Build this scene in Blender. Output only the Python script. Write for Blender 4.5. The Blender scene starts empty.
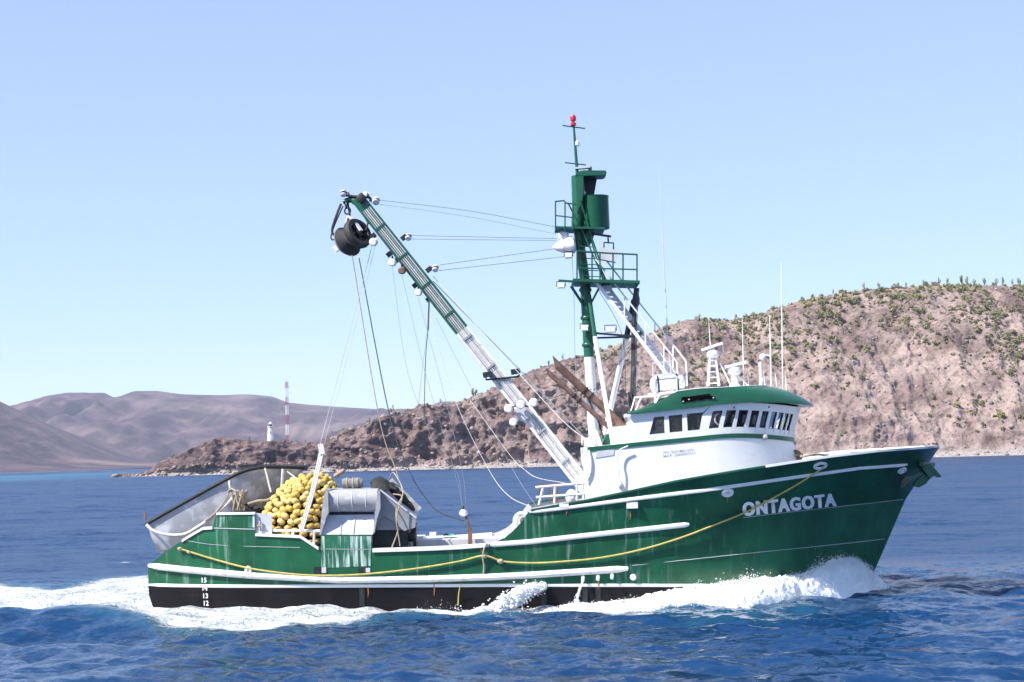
import bpy, bmesh, math, random
import numpy as np
from mathutils import Vector, Matrix

random.seed(7)
RNG = np.random.default_rng(7)
SC = bpy.context.scene
COL = SC.collection

# ------------------------------------------------------------------ camera
FPX = 1600.0                       # focal length in pixels of a 1024 px wide frame
CAM = Vector((0.0, -55.0, 4.88))   # on the deck of another boat, 55 m off the centreline
PITCH, ROLL = math.atan(116.5 / FPX), math.atan(0.0245)
FWD = Vector((0, math.cos(PITCH), math.sin(PITCH)))
_r0, _u0 = Vector((1, 0, 0)), Vector((0, -math.sin(PITCH), math.cos(PITCH)))
RGT = math.cos(ROLL) * _r0 - math.sin(ROLL) * _u0
UPV = math.cos(ROLL) * _u0 + math.sin(ROLL) * _r0
cd = bpy.data.cameras.new('camera')
cd.sensor_width = 36.0
cd.lens = 36.0 * FPX / 1024.0
cd.clip_start, cd.clip_end = 0.5, 40000.0
cam = bpy.data.objects.new('camera', cd)
COL.objects.link(cam)
cam.matrix_world = Matrix(((RGT.x, UPV.x, -FWD.x, CAM.x), (RGT.y, UPV.y, -FWD.y, CAM.y),
                           (RGT.z, UPV.z, -FWD.z, CAM.z), (0, 0, 0, 1)))
SC.camera = cam

# ------------------------------------------------------------------ sky, sun, exposure
SUN_DIR = Vector((-0.59, -0.34, 0.73)).normalized()
EXPOSURE = 0.95
world = bpy.data.worlds.new('World')
SC.world = world
world.use_nodes = True
wn = world.node_tree
for n in list(wn.nodes):
    wn.nodes.remove(n)
sky = wn.nodes.new('ShaderNodeTexSky')
sky.sky_type = 'NISHITA'
sky.sun_disc = False
sky.sun_elevation = math.asin(SUN_DIR.z)
sky.sun_rotation = math.atan2(SUN_DIR.x, SUN_DIR.y)
sky.altitude = 0
sky.air_density = 0.5
sky.dust_density = 0.0
sky.ozone_density = 2.0
bg = wn.nodes.new('ShaderNodeBackground')
bg.inputs['Strength'].default_value = 0.11
wo = wn.nodes.new('ShaderNodeOutputWorld')
gam = wn.nodes.new('ShaderNodeGamma')          # softer contrast over the whole dome: a pale, even summer sky
gam.inputs['Gamma'].default_value = 0.40
tint = wn.nodes.new('ShaderNodeVectorMath'); tint.operation = 'MULTIPLY'
tint.inputs[1].default_value = (2.10, 2.40, 2.95)
wn.links.new(sky.outputs[0], gam.inputs[0])
wn.links.new(gam.outputs[0], tint.inputs[0])
wn.links.new(tint.outputs[0], bg.inputs[0])
wn.links.new(bg.outputs[0], wo.inputs[0])
sl = bpy.data.lights.new('sun', 'SUN')
sl.energy = 4.8
sl.angle = math.radians(0.5)
sl.color = (1.0, 0.95, 0.88)
sun = bpy.data.objects.new('sun', sl)
COL.objects.link(sun)
sun.rotation_euler = (-SUN_DIR).to_track_quat('-Z', 'Y').to_euler()
sun.location = (-40, -40, 80)
SC.view_settings.view_transform = 'Standard'
SC.view_settings.look = 'None'
SC.view_settings.exposure = EXPOSURE
SC.view_settings.gamma = 1.0
SC.view_settings.use_curve_mapping = False
SC.render.engine = 'CYCLES'
SC.cycles.use_denoising = True
SC.cycles.max_bounces = 8
SC.cycles.transparent_max_bounces = 24
SC.cycles.volume_bounces = 1
SC.cycles.caustics_reflective = False
SC.cycles.caustics_refractive = False

# ------------------------------------------------------------------ helpers
def ray(px, py):
    return FWD + RGT * float((px - 512.0) / FPX) - UPV * float((py - 341.0) / FPX)

def P(px, py, Y=0.0):
    """photo pixel -> world point on the upright plane y = Y"""
    d = ray(px, py)
    return CAM + d * float((Y - CAM.y) / d.y)

def W(px, py, Z=0.0):
    """photo pixel -> world point on the level plane z = Z"""
    d = ray(px, py)
    return CAM + d * float((Z - CAM.z) / d.z)

def project(p):
    v = Vector(p) - CAM
    z = v.dot(FWD)
    return 512 + FPX * v.dot(RGT) / z, 341 - FPX * v.dot(UPV) / z

def projectN(a):
    v = a - np.array(CAM)
    z = v @ np.array(FWD)
    return 512 + FPX * (v @ np.array(RGT)) / z, 341 - FPX * (v @ np.array(UPV)) / z

def pchip(xs, ys):
    """monotone cubic interpolation"""
    xs, ys = np.array(xs, float), np.array(ys, float)
    h = np.diff(xs); d = np.diff(ys) / h
    m = np.zeros_like(ys); m[0], m[-1] = d[0], d[-1]
    for i in range(1, len(xs) - 1):
        if d[i - 1] * d[i] > 0:
            w1, w2 = 2 * h[i] + h[i - 1], h[i] + 2 * h[i - 1]
            m[i] = (w1 + w2) / (w1 / d[i - 1] + w2 / d[i])
    def f(x):
        x = np.clip(x, xs[0], xs[-1])
        k = np.clip(np.searchsorted(xs, x) - 1, 0, len(xs) - 2)
        t = (x - xs[k]) / h[k]
        return ((1 + 2 * t) * (1 - t) ** 2 * ys[k] + t * (1 - t) ** 2 * h[k] * m[k]
                + t * t * (3 - 2 * t) * ys[k + 1] + t * t * (t - 1) * h[k] * m[k + 1])
    return f

def sstep(a, b, x):
    t = np.clip((np.asarray(x, float) - a) / (b - a), 0, 1)
    return t * t * (3 - 2 * t)

_perm = RNG.permutation(4096)
_vals = RNG.random(4096)
def vnoise(x, y, z=0.0, seed=0):
    """smooth value noise in 3D, -1..1, vectorised"""
    x, y, z = np.broadcast_arrays(np.asarray(x, float), np.asarray(y, float), np.asarray(z, float))
    xi, yi, zi = np.floor(x).astype(int), np.floor(y).astype(int), np.floor(z).astype(int)
    fx, fy, fz = x - xi, y - yi, z - zi
    fx, fy, fz = [f * f * f * (f * (f * 6 - 15) + 10) for f in (fx, fy, fz)]
    def h(a, b, c):
        return _vals[(_perm[(_perm[(_perm[(a + seed * 57) & 4095] + b) & 4095] + c) & 4095])]
    r = 0
    for dx in (0, 1):
        for dy in (0, 1):
            for dz in (0, 1):
                w = (fx if dx else 1 - fx) * (fy if dy else 1 - fy) * (fz if dz else 1 - fz)
                r = r + w * h(xi + dx, yi + dy, zi + dz)
    return r * 2 - 1

def fbm(x, y, z=0.0, octv=4, seed=0, gain=0.5, ridged=False):
    a, s, t = 1.0, 0, 0
    for o in range(octv):
        n = vnoise(x * 2 ** o, y * 2 ** o, np.asarray(z) * 2 ** o, seed + o * 13)
        s = s + a * ((1 - 2 * np.abs(n)) if ridged else n)
        t += a; a *= gain
    return s / t

# ------------------------------------------------------------------ materials
def nodes(m):
    m.use_nodes = True
    return m.node_tree, m.node_tree.nodes['Principled BSDF']

def mat(name, col, rough=0.5, metal=0.0, var=0.12, scale=2.0, bump=0.0, bscale=20.0,
        streak=None, streak_col=(0.6, 0.62, 0.6), streak_amt=0.5, stain=None, stain_amt=0.5, spec=0.5, stain_lo=0.54, streak_lo=0.56, streak_mask=True, streak_attr=None, frames=0.0):
    """painted / metal / rope material: base colour, mottling, vertical runs, stains, fine bump"""
    m = bpy.data.materials.new(name)
    nt, b = nodes(m)
    L = nt.links.new
    b.inputs['Roughness'].default_value = rough
    b.inputs['Metallic'].default_value = metal
    b.inputs['Specular IOR Level'].default_value = spec
    tc = nt.nodes.new('ShaderNodeTexCoord')
    def noise(sc, vec=None, detail=4.0):
        n = nt.nodes.new('ShaderNodeTexNoise')
        n.inputs['Scale'].default_value = sc
        n.inputs['Detail'].default_value = detail
        L(vec or tc.outputs['Object'], n.inputs['Vector'])
        return n.outputs['Fac']
    def ramp(src, a, c):
        r = nt.nodes.new('ShaderNodeMapRange')
        r.inputs['From Min'].default_value, r.inputs['From Max'].default_value = a, c
        L(src, r.inputs['Value'])
        return r.outputs[0]
    def mul(a, c):
        x = nt.nodes.new('ShaderNodeMath'); x.operation = 'MULTIPLY'
        for i, v in enumerate((a, c)):
            if isinstance(v, (int, float)): x.inputs[i].default_value = v
            else: L(v, x.inputs[i])
        return x.outputs[0]
    def mix(fac, a, c):
        x = nt.nodes.new('ShaderNodeMix'); x.data_type = 'RGBA'
        L(fac, x.inputs['Factor'])
        for s, v in (('A', a), ('B', c)):
            i = [k for k in x.inputs if k.name == s and k.type == 'RGBA'][0]
            if isinstance(v, tuple): i.default_value = (*v, 1)
            else: L(v, i)
        return [o for o in x.outputs if o.type == 'RGBA'][0]
    lo = tuple(c * (1 - var) for c in col); hi = tuple(min(1, c * (1 + var)) for c in col)
    c = mix(ramp(noise(scale), 0.3, 0.7), lo, hi)
    if stain:
        c = mix(mul(ramp(noise(scale * 1.7, detail=6), stain_lo, stain_lo + 0.14), stain_amt), c, stain)
    if streak:
        mp = nt.nodes.new('ShaderNodeMapping')
        mp.inputs['Scale'].default_value = streak
        L(tc.outputs['Object'], mp.inputs['Vector'])
        s = ramp(noise(1.0, mp.outputs[0], 5.0), streak_lo, streak_lo + 0.18)
        g = ramp(noise(0.5), 0.42, 0.62) if streak_mask else 1.0
        if streak_attr:
            sa = nt.nodes.new('ShaderNodeAttribute'); sa.attribute_name = streak_attr
            s = mul(s, sa.outputs['Fac'])
        c = mix(mul(mul(s, g), streak_amt), c, streak_col)
    L(c, b.inputs['Base Color'])
    if bump:
        bp = nt.nodes.new('ShaderNodeBump')
        bp.inputs['Strength'].default_value = bump
        bp.inputs['Distance'].default_value = 0.07 if frames else 0.02
        hgt = noise(bscale)
        if frames:                                   # plating dished between the frames
            wv = nt.nodes.new('ShaderNodeTexWave'); wv.wave_type = 'BANDS'; wv.bands_direction = 'X'
            wv.inputs['Scale'].default_value = 0.52; wv.inputs['Distortion'].default_value = 1.2; wv.inputs['Detail'].default_value = 1.0
            L(tc.outputs['Object'], wv.inputs['Vector'])
            ad = nt.nodes.new('ShaderNodeMath'); ad.operation = 'ADD'
            L(hgt, ad.inputs[0]); L(mul(wv.outputs['Fac'], frames), ad.inputs[1]); hgt = ad.outputs[0]
        L(hgt, bp.inputs['Height'])
        L(bp.outputs[0], b.inputs['Normal'])
    return m

STK = (7.0, 7.0, 0.35)
M = {}
M['green'] = mat('hull_green_paint', (0.013, 0.098, 0.043), 0.30, var=0.34, scale=0.8, bump=0.35, bscale=1.4, frames=0.25,
                 streak=STK, streak_col=(0.42, 0.55, 0.48), streak_amt=0.6, stain=(0.02, 0.14, 0.085), stain_amt=0.4, streak_attr='weather')
M['green_salty'] = mat('salt_streaked_green', (0.012, 0.12, 0.06), 0.5, var=0.2, scale=1.2, streak=(11, 11, 0.6), streak_col=(0.60, 0.70, 0.65), streak_amt=1.0, streak_lo=0.47, streak_mask=False, stain=(0.10, 0.25, 0.18), stain_amt=0.6)
M['void'] = mat('dark_void', (0.004, 0.004, 0.004), 1.0, spec=0.0)
M['green_clean'] = mat('green_paint', (0.01, 0.095, 0.05), 0.35, var=0.15, scale=1.5)
M['black'] = mat('antifouling_black', (0.006, 0.005, 0.007), 0.6, var=0.3, scale=0.8, streak=(0.5, 0.5, 6), streak_col=(0.03, 0.025, 0.03), streak_amt=0.5,
                 stain=(0.020, 0.012, 0.012), stain_amt=0.5, spec=0.2)
M['white'] = mat('white_paint', (0.80, 0.80, 0.80), 0.4, var=0.03, scale=2, stain=(0.62, 0.6, 0.56), stain_amt=0.25)
M['rubwhite'] = mat('worn_white_paint', (0.78, 0.77, 0.78), 0.5, var=0.06, scale=3, stain=(0.42, 0.28, 0.2), stain_amt=0.45,
                    streak=(2, 9, 2), streak_col=(0.5, 0.42, 0.38), streak_amt=0.4)
M['grey'] = mat('grey_aluminium', (0.34, 0.34, 0.355), 0.5, 0.0, var=0.1, scale=2.5, bump=0.1, stain=(0.60, 0.60, 0.63), stain_amt=0.7)
M['grey_dark'] = mat('shaded_aluminium', (0.26, 0.26, 0.28), 0.5, var=0.15, scale=2.5)  # darker copy of the grey: shade inside the hopper put into the colour
M['skiff'] = mat('skiff_aluminium', (0.40, 0.41, 0.44), 0.55, 0.0, var=0.1, scale=0.9, bump=0.1, bscale=4, stain=(0.74, 0.74, 0.77), stain_amt=1.0, stain_lo=0.48)
M['lining'] = mat('grey_deck_paint', (0.55, 0.55, 0.60), 0.6, var=0.08, scale=1.5, stain=(0.4, 0.36, 0.34), stain_amt=0.3)
M['deck'] = mat('deck_paint', (0.20, 0.19, 0.19), 0.75, var=0.2, scale=2)
M['rubber'] = mat('black_rubber', (0.030, 0.028, 0.029), 0.75, var=0.3, scale=4)
M['dark'] = mat('dark_steel', (0.03, 0.033, 0.036), 0.5, 0.4, var=0.3, scale=5)
M['rust'] = mat('rusty_pipe', (0.20, 0.115, 0.085), 0.6, 0.3, var=0.4, scale=3, stain=(0.10, 0.06, 0.05), stain_amt=0.7)
M['hullrust'] = mat('orange_rust', (0.30, 0.12, 0.05), 0.8, var=0.3, scale=5)
M['yellowrope'] = mat('yellow_rope', (0.52, 0.43, 0.13), 0.8, var=0.2, scale=4, bump=0.4, bscale=60)
M['rope'] = mat('tan_rope', (0.36, 0.30, 0.22), 0.85, var=0.2, scale=6, bump=0.4, bscale=60)
M['wire'] = mat('grey_wire', (0.26, 0.28, 0.32), 0.6, 0.3, var=0.1)
M['darkrope'] = mat('dark_rope', (0.06, 0.065, 0.075), 0.8, var=0.2)
M['whiterope'] = mat('white_rope', (0.70, 0.68, 0.64), 0.8, var=0.2, scale=12, stain=(0.4, 0.36, 0.3), stain_amt=0.8)
M['float'] = mat('yellow_float', (0.58, 0.385, 0.085), 0.7, var=0.35, scale=2.2, stain=(0.30, 0.19, 0.07), stain_amt=0.75)
M['net'] = mat('dark_netting', (0.028, 0.022, 0.018), 0.95, var=0.5, scale=9, bump=1.0, bscale=25)
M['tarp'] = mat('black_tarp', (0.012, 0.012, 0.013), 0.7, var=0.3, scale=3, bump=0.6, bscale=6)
M['red'] = mat('red_lamp_glass', (0.60, 0.02, 0.03), 0.25, var=0.1)
M['wood'] = mat('weathered_wood', (0.32, 0.22, 0.16), 0.8, var=0.3, scale=5, bump=0.4, bscale=30)
M['brown'] = mat('brown_paint', (0.16, 0.07, 0.05), 0.7, var=0.2, scale=5)
M['letter'] = mat('lettering_white', (0.90, 0.90, 0.92), 0.6, var=0.03)
M['faint'] = mat('lettering_grey', (0.40, 0.40, 0.43), 0.6, var=0.1)
M['teal'] = mat('teal_cloth', (0.02, 0.22, 0.19), 0.8, var=0.2)
M['blue'] = mat('blue_plastic', (0.25, 0.45, 0.8), 0.5, var=0.1)
M['interior'] = mat('cabin_unlit_paint', (0.028, 0.028, 0.033), 0.8, var=0.3, scale=2)  # near-black: the cabin's unlit look is put into this colour

def glass_mat():
    m = bpy.data.materials.new('window_glass')
    nt, b = nodes(m)
    nt.nodes.remove(b)
    tr = nt.nodes.new('ShaderNodeBsdfTransparent'); tr.inputs[0].default_value = (0.30, 0.34, 0.38, 1)
    gl = nt.nodes.new('ShaderNodeBsdfGlossy'); gl.inputs['Roughness'].default_value = 0.03
    fr = nt.nodes.new('ShaderNodeFresnel'); fr.inputs[0].default_value = 1.5
    mx = nt.nodes.new('ShaderNodeMixShader')
    L = nt.links.new
    L(fr.outputs[0], mx.inputs[0]); L(tr.outputs[0], mx.inputs[1]); L(gl.outputs[0], mx.inputs[2])
    L(mx.outputs[0], nt.nodes['Material Output'].inputs[0])
    return m
M['glass'] = glass_mat()

# ------------------------------------------------------------------ object and mesh helpers
ORI = {}
def tag(o, label=None, cat=None, group=None, kind=None):
    for k, v in (('label', label), ('category', cat), ('group', group), ('kind', kind)):
        if v: o[k] = v
    return o

def thing(name, label, cat, loc, group=None):
    o = bpy.data.objects.new(name, None)
    o.empty_display_size = 0.3
    COL.objects.link(o)
    o.location = loc
    ORI[o.name] = Vector(loc)
    return tag(o, label, cat, group)

class MB:
    """collects world-space faces; build() links them as one mesh object"""
    def __init__(s):
        s.v, s.f, s.m, s.k = [], [], [], 0
    def add(s, vs, fs):
        n = len(s.v)
        s.v += [tuple(q) for q in vs]
        s.f += [tuple(n + i for i in f) for f in fs]
        s.m += [s.k] * len(fs)
        return s
    def box(s, c, sx, sy, sz, ax=None, ay=None, az=None):
        c = Vector(c)
        ax, ay, az = ax or Vector((1, 0, 0)), ay or Vector((0, 1, 0)), az or Vector((0, 0, 1))
        vs = [c + ax * (i * sx / 2) + ay * (j * sy / 2) + az * (k * sz / 2) for i in (-1, 1) for j in (-1, 1) for k in (-1, 1)]
        return s.add(vs, [(0, 1, 3, 2), (4, 6, 7, 5), (0, 4, 5, 1), (2, 3, 7, 6), (0, 2, 6, 4), (1, 5, 7, 3)])
    def bar(s, a, b, w, h, upref=(0, 1, 0)):
        """rectangular bar from a to b, h along upref-ish, w across"""
        a, b = Vector(a), Vector(b)
        d = (b - a); l = d.length; d.normalize()
        ay = Vector(upref); ay = (ay - d * ay.dot(d)).normalized()
        return s.box((a + b) / 2, l, h, w, d, ay, d.cross(ay))
    def tube(s, pts, r, n=8, cap=True):
        pts = [Vector(p) for p in pts]
        rs = r if isinstance(r, (list, tuple)) else [r] * len(pts)
        t0 = (pts[1] - pts[0]).normalized()
        ref = Vector((0, 0, 1)) if abs(t0.z) < 0.9 else Vector((1, 0, 0))
        nrm = (ref - t0 * ref.dot(t0)).normalized()
        vs = []
        for i, p in enumerate(pts):
            t = (pts[min(i + 1, len(pts) - 1)] - pts[max(i - 1, 0)]).normalized()
            nrm = (nrm - t * nrm.dot(t)).normalized()
            bn = t.cross(nrm)
            for j in range(n):
                a = 2 * math.pi * j / n
                vs.append(p + (nrm * math.cos(a) + bn * math.sin(a)) * rs[i])
        fs = [(i * n + j, i * n + (j + 1) % n, (i + 1) * n + (j + 1) % n, (i + 1) * n + j)
              for i in range(len(pts) - 1) for j in range(n)]
        if cap:
            fs += [tuple(range(n - 1, -1, -1)), tuple(range((len(pts) - 1) * n, len(pts) * n))]
        return s.add(vs, fs)
    def lathe(s, base, axis, prof, n=20, cap=True):
        """prof: (distance along axis, radius)"""
        ax = Vector(axis).normalized(); base = Vector(base)
        ref = Vector((0, 0, 1)) if abs(ax.z) < 0.9 else Vector((1, 0, 0))
        a1 = (ref - ax * ref.dot(ax)).normalized(); a2 = ax.cross(a1)
        vs = [base + ax * h + (a1 * math.cos(2 * math.pi * j / n) + a2 * math.sin(2 * math.pi * j / n)) * r for h, r in prof for j in range(n)]
        fs = [(i * n + j, i * n + (j + 1) % n, (i + 1) * n + (j + 1) % n, (i + 1) * n + j) for i in range(len(prof) - 1) for j in range(n)]
        if cap:
            fs += [tuple(range(n - 1, -1, -1)), tuple(range((len(prof) - 1) * n, len(prof) * n))]
        return s.add(vs, fs)
    def prism(s, pts, off):
        """closed polygon pts extruded by vector off"""
        pts = [Vector(p) for p in pts]; off = Vector(off); n = len(pts)
        vs = pts + [p + off for p in pts]
        return s.add(vs, [tuple(range(n - 1, -1, -1)), tuple(range(n, 2 * n))] + [(i, (i + 1) % n, n + (i + 1) % n, n + i) for i in range(n)])
    def grid(s, rows, close=False):
        n = len(rows[0])
        vs = [p for r in rows for p in r]
        fs = [(i * n + j, i * n + (j + 1) % n, (i + 1) * n + (j + 1) % n, (i + 1) * n + j) for i in range(len(rows) - 1) for j in range(n if close else n - 1)]
        return s.add(vs, fs)
    def ball(s, c, r, n=10, m=6, sq=(1, 1, 1)):
        c = Vector(c)
        vs = [c + Vector((math.cos(2 * math.pi * j / n) * math.sin(math.pi * i / m) * sq[0], math.sin(2 * math.pi * j / n) * math.sin(math.pi * i / m) * sq[1],
                          math.cos(math.pi * i / m) * sq[2])) * r for i in range(m + 1) for j in range(n)]
        return s.add(vs, [(i * n + j, (i + 1) * n + j, (i + 1) * n + (j + 1) % n, i * n + (j + 1) % n) for i in range(m) for j in range(n)])
    def torus(s, c, axis, R, r, n=24, m=8, a0=0, a1=2 * math.pi):
        ax = Vector(axis).normalized(); ref = Vector((0, 0, 1)) if abs(ax.z) < 0.9 else Vector((1, 0, 0))
        e1 = (ref - ax * ref.dot(ax)).normalized(); e2 = ax.cross(e1); c = Vector(c)
        full = a1 - a0 > 6.28
        pts = [c + (e1 * math.cos(a0 + (a1 - a0) * i / n) + e2 * math.sin(a0 + (a1 - a0) * i / n)) * R for i in range(n + 1)]
        return s.tube(pts, r, m, cap=not full)
    def build(s, name, mats, parent=None, smooth=True, ang=35):
        me = bpy.data.meshes.new(name)
        o0 = ORI[parent.name] if parent else Vector((0, 0, 0))
        vs = np.array(s.v, float) - np.array(o0)
        me.from_pydata(vs.tolist(), [], s.f)
        for m in (mats if isinstance(mats, (list, tuple)) else [mats]):
            me.materials.append(M[m] if isinstance(m, str) else m)
        me.polygons.foreach_set('material_index', s.m)
        me.validate(clean_customdata=False)
        if smooth:
            me.shade_smooth()
            me.set_sharp_from_angle(angle=math.radians(ang))
        me.update()
        o = bpy.data.objects.new(name, me)
        COL.objects.link(o)
        if parent:
            o.parent = parent
        ORI[o.name] = o0
        return o

def sag(a, b, drop, n=14):
    a, b = Vector(a), Vector(b)
    return [a.lerp(b, i / n) - Vector((0, 0, drop * 4 * (i / n) * (1 - i / n))) for i in range(n + 1)]

def smoothpath(pts, n=6):
    """Catmull-Rom through points"""
    pts = [Vector(p) for p in pts]
    q = [2 * pts[0] - pts[1]] + pts + [2 * pts[-1] - pts[-2]]
    out = []
    for i in range(1, len(q) - 2):
        for k in range(n):
            t = k / n
            out.append(0.5 * ((2 * q[i]) + (q[i + 1] - q[i - 1]) * t + (2 * q[i - 1] - 5 * q[i] + 4 * q[i + 1] - q[i + 2]) * t * t
                              + (3 * q[i] - q[i - 1] - 3 * q[i + 1] + q[i + 2]) * t ** 3))
    return out + [pts[-1]]

# ================================================================== SETTING
def mesh_obj(name, verts, faces, m, smooth=True, attrs=None):
    me = bpy.data.meshes.new(name)
    nv, nf = len(verts), len(faces)
    me.vertices.add(nv)
    me.vertices.foreach_set('co', np.asarray(verts, np.float32).ravel())
    faces = np.asarray(faces, np.int32); k = faces.shape[1]
    me.loops.add(nf * k)
    me.loops.foreach_set('vertex_index', faces.ravel())
    me.polygons.add(nf)
    me.polygons.foreach_set('loop_start', np.arange(0, nf * k, k, dtype=np.int32))
    me.update(calc_edges=True)
    me.materials.append(m)
    for n_, a_ in (attrs or {}).items():
        at = me.attributes.new(n_, 'FLOAT', 'POINT')
        at.data.foreach_set('value', np.asarray(a_, np.float32))
    if smooth:
        me.shade_smooth()
    o = bpy.data.objects.new(name, me)
    COL.objects.link(o)
    return o

def gridfaces(ny, nx):
    i = np.arange((ny - 1) * (nx - 1)).reshape(ny - 1, nx - 1)
    a = (np.arange(ny - 1)[:, None] * nx + np.arange(nx - 1)[None, :])
    return np.stack([a, a + 1, a + nx + 1, a + nx], -1).reshape(-1, 4)

def growing(start, step, end, g=1.08, cap=1e9):
    out, x = [], start
    while x < end:
        step = min(step * g, cap); x += step; out.append(min(x, end))
    return out

def poly_sd(x, y, poly):
    """signed distance to polygon, negative inside"""
    d = np.full(x.shape, 1e9); ins = np.zeros(x.shape, bool)
    n = len(poly)
    for i in range(n):
        ax, ay = poly[i]; bx, by = poly[(i + 1) % n]
        ex, ey = bx - ax, by - ay
        t = np.clip(((x - ax) * ex + (y - ay) * ey) / (ex * ex + ey * ey + 1e-9), 0, 1)
        d = np.minimum(d, np.hypot(x - ax - t * ex, y - ay - t * ey))
        c = ((ay > y) != (by > y)) & (x < (bx - ax) * (y - ay) / (by - ay + 1e-12) + ax)
        ins ^= c
    return np.where(ins, -d, d)

def line_d(x, y, pts):
    d = np.full(x.shape, 1e9)
    for (ax, ay), (bx, by) in zip(pts[:-1], pts[1:]):
        ex, ey = bx - ax, by - ay
        t = np.clip(((x - ax) * ex + (y - ay) * ey) / (ex * ex + ey * ey), 0, 1)
        d = np.minimum(d, np.hypot(x - ax - t * ex, y - ay - t * ey))
    return d

def wpoly(pxs):
    return [tuple(W(a, b)[:2]) for a, b in pxs]

# ------------------------------------------------------------------ sea
def sea_material():
    m = bpy.data.materials.new('sea_water')
    nt, b = nodes(m); L = nt.links.new
    b.inputs['Roughness'].default_value = 0.10
    b.inputs['IOR'].default_value = 1.33
    geo = nt.nodes.new('ShaderNodeNewGeometry')
    def N(t, **kw):
        n = nt.nodes.new(t)
        for k, v in kw.items(): setattr(n, k, v)
        return n
    def mapped(scale, rot=0.0):
        mp = N('ShaderNodeMapping'); mp.inputs['Scale'].default_value = scale
        mp.inputs['Rotation'].default_value = (0, 0, rot)
        L(geo.outputs['Position'], mp.inputs['Vector']); return mp.outputs[0]
    def noise(vec, sc, det, rough=0.55, dist=0.0):
        n = N('ShaderNodeTexNoise'); n.inputs['Scale'].default_value = sc; n.inputs['Detail'].default_value = det
        n.inputs['Roughness'].default_value = rough; n.inputs['Distortion'].default_value = dist
        L(vec, n.inputs['Vector']); return n.outputs['Fac']
    def math_(op, a, c=None, clamp=False):
        x = N('ShaderNodeMath', operation=op); x.use_clamp = clamp
        for i, v in enumerate((a, c)):
            if v is None: continue
            if isinstance(v, (int, float)): x.inputs[i].default_value = v
            else: L(v, x.inputs[i])
        return x.outputs[0]
    def mix(f, a, c):
        x = N('ShaderNodeMix'); x.data_type = 'RGBA'
        L(f, x.inputs[0])
        for s, v in (('A', a), ('B', c)):
            i = [k for k in x.inputs if k.name == s and k.type == 'RGBA'][0]
            if isinstance(v, tuple): i.default_value = (*v, 1)
            else: L(v, i)
        return [o for o in x.outputs if o.type == 'RGBA'][0]
    at = N('ShaderNodeAttribute'); at.attribute_name = 'foam'
    foam = at.outputs['Fac']
    n1 = noise(mapped((0.38, 1.5, 1), 0.06), 1.6, 7, 0.62, 0.6)
    n2 = noise(mapped((1, 1, 1)), 7.0, 5, 0.6, 0.4)
    lace = math_('ADD', math_('MULTIPLY', n1, 1.0), math_('MULTIPLY', n2, 0.5))
    fm = math_('ADD', math_('MULTIPLY', foam, 0.84), math_('SUBTRACT', lace, 1.30))
    mr = N('ShaderNodeMapRange'); mr.inputs['From Min'].default_value = 0.0; mr.inputs['From Max'].default_value = 0.33
    L(fm, mr.inputs['Value'])
    fmask = math_('MULTIPLY', mr.outputs[0], math_('GREATER_THAN', foam, 0.02))
    big = noise(mapped((0.02, 0.05, 1)), 1.0, 3)
    deep = mix(big, (0.002, 0.024, 0.078), (0.005, 0.037, 0.112))
    sh = N('ShaderNodeAttribute'); sh.attribute_name = 'shallow'
    deep = mix(math_('MULTIPLY', sh.outputs['Fac'], 0.4), deep, (0.05, 0.20, 0.30))
    deep = mix(math_('MULTIPLY', foam, 0.42, True), deep, (0.05, 0.19, 0.25))
    L(mix(fmask, deep, (0.84, 0.87, 0.90)), b.inputs['Base Color'])
    lo = N('ShaderNodeAttribute'); lo.attribute_name = 'lod'
    # where the mesh no longer carries the ripples, their slopes become microfacet roughness
    rr = N('ShaderNodeMapRange'); rr.inputs['To Max'].default_value = 0.85
    L(math_('ADD', math_('MULTIPLY', lo.outputs['Fac'], 0.30), 0.14), rr.inputs['To Min'])
    L(fmask, rr.inputs['Value']); L(rr.outputs[0], b.inputs['Roughness'])
    # wave slopes as a direct normal offset, so that far water keeps its roughness
    def slope(vec, sc, det, amt):
        n = N('ShaderNodeTexNoise'); n.inputs['Scale'].default_value = sc; n.inputs['Detail'].default_value = det
        n.inputs['Roughness'].default_value = 0.6
        L(vec, n.inputs['Vector'])
        sub = N('ShaderNodeVectorMath', operation='SUBTRACT'); sub.inputs[1].default_value = (0.5, 0.5, 0.5)
        L(n.outputs['Color'], sub.inputs[0])
        sc_ = N('ShaderNodeVectorMath', operation='MULTIPLY'); sc_.inputs[1].default_value = (amt, amt, 0)
        L(sub.outputs[0], sc_.inputs[0]); return sc_.outputs[0]
    def vadd(a, c):
        x = N('ShaderNodeVectorMath', operation='ADD'); L(a, x.inputs[0]); L(c, x.inputs[1]); return x.outputs[0]
    v = vadd(geo.outputs['Normal'], slope(mapped((0.6, 1.0, 1), 0.25), 4.6, 4, 1.1))
    v = vadd(v, slope(mapped((0.6, 1.0, 1), -0.2), 0.75, 3, 0.8))
    v = vadd(v, slope(mapped((0.5, 1.0, 1), 0.1), 0.11, 3, 0.8))
    nm = N('ShaderNodeVectorMath', operation='NORMALIZE'); L(v, nm.inputs[0])
    bp = N('ShaderNodeBump'); bp.inputs['Strength'].default_value = 1.0; bp.inputs['Distance'].default_value = 0.25
    L(math_('MULTIPLY', n2, fmask), bp.inputs['Height']); L(nm.outputs[0], bp.inputs['Normal'])
    L(bp.outputs[0], b.inputs['Normal'])
    return m

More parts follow.
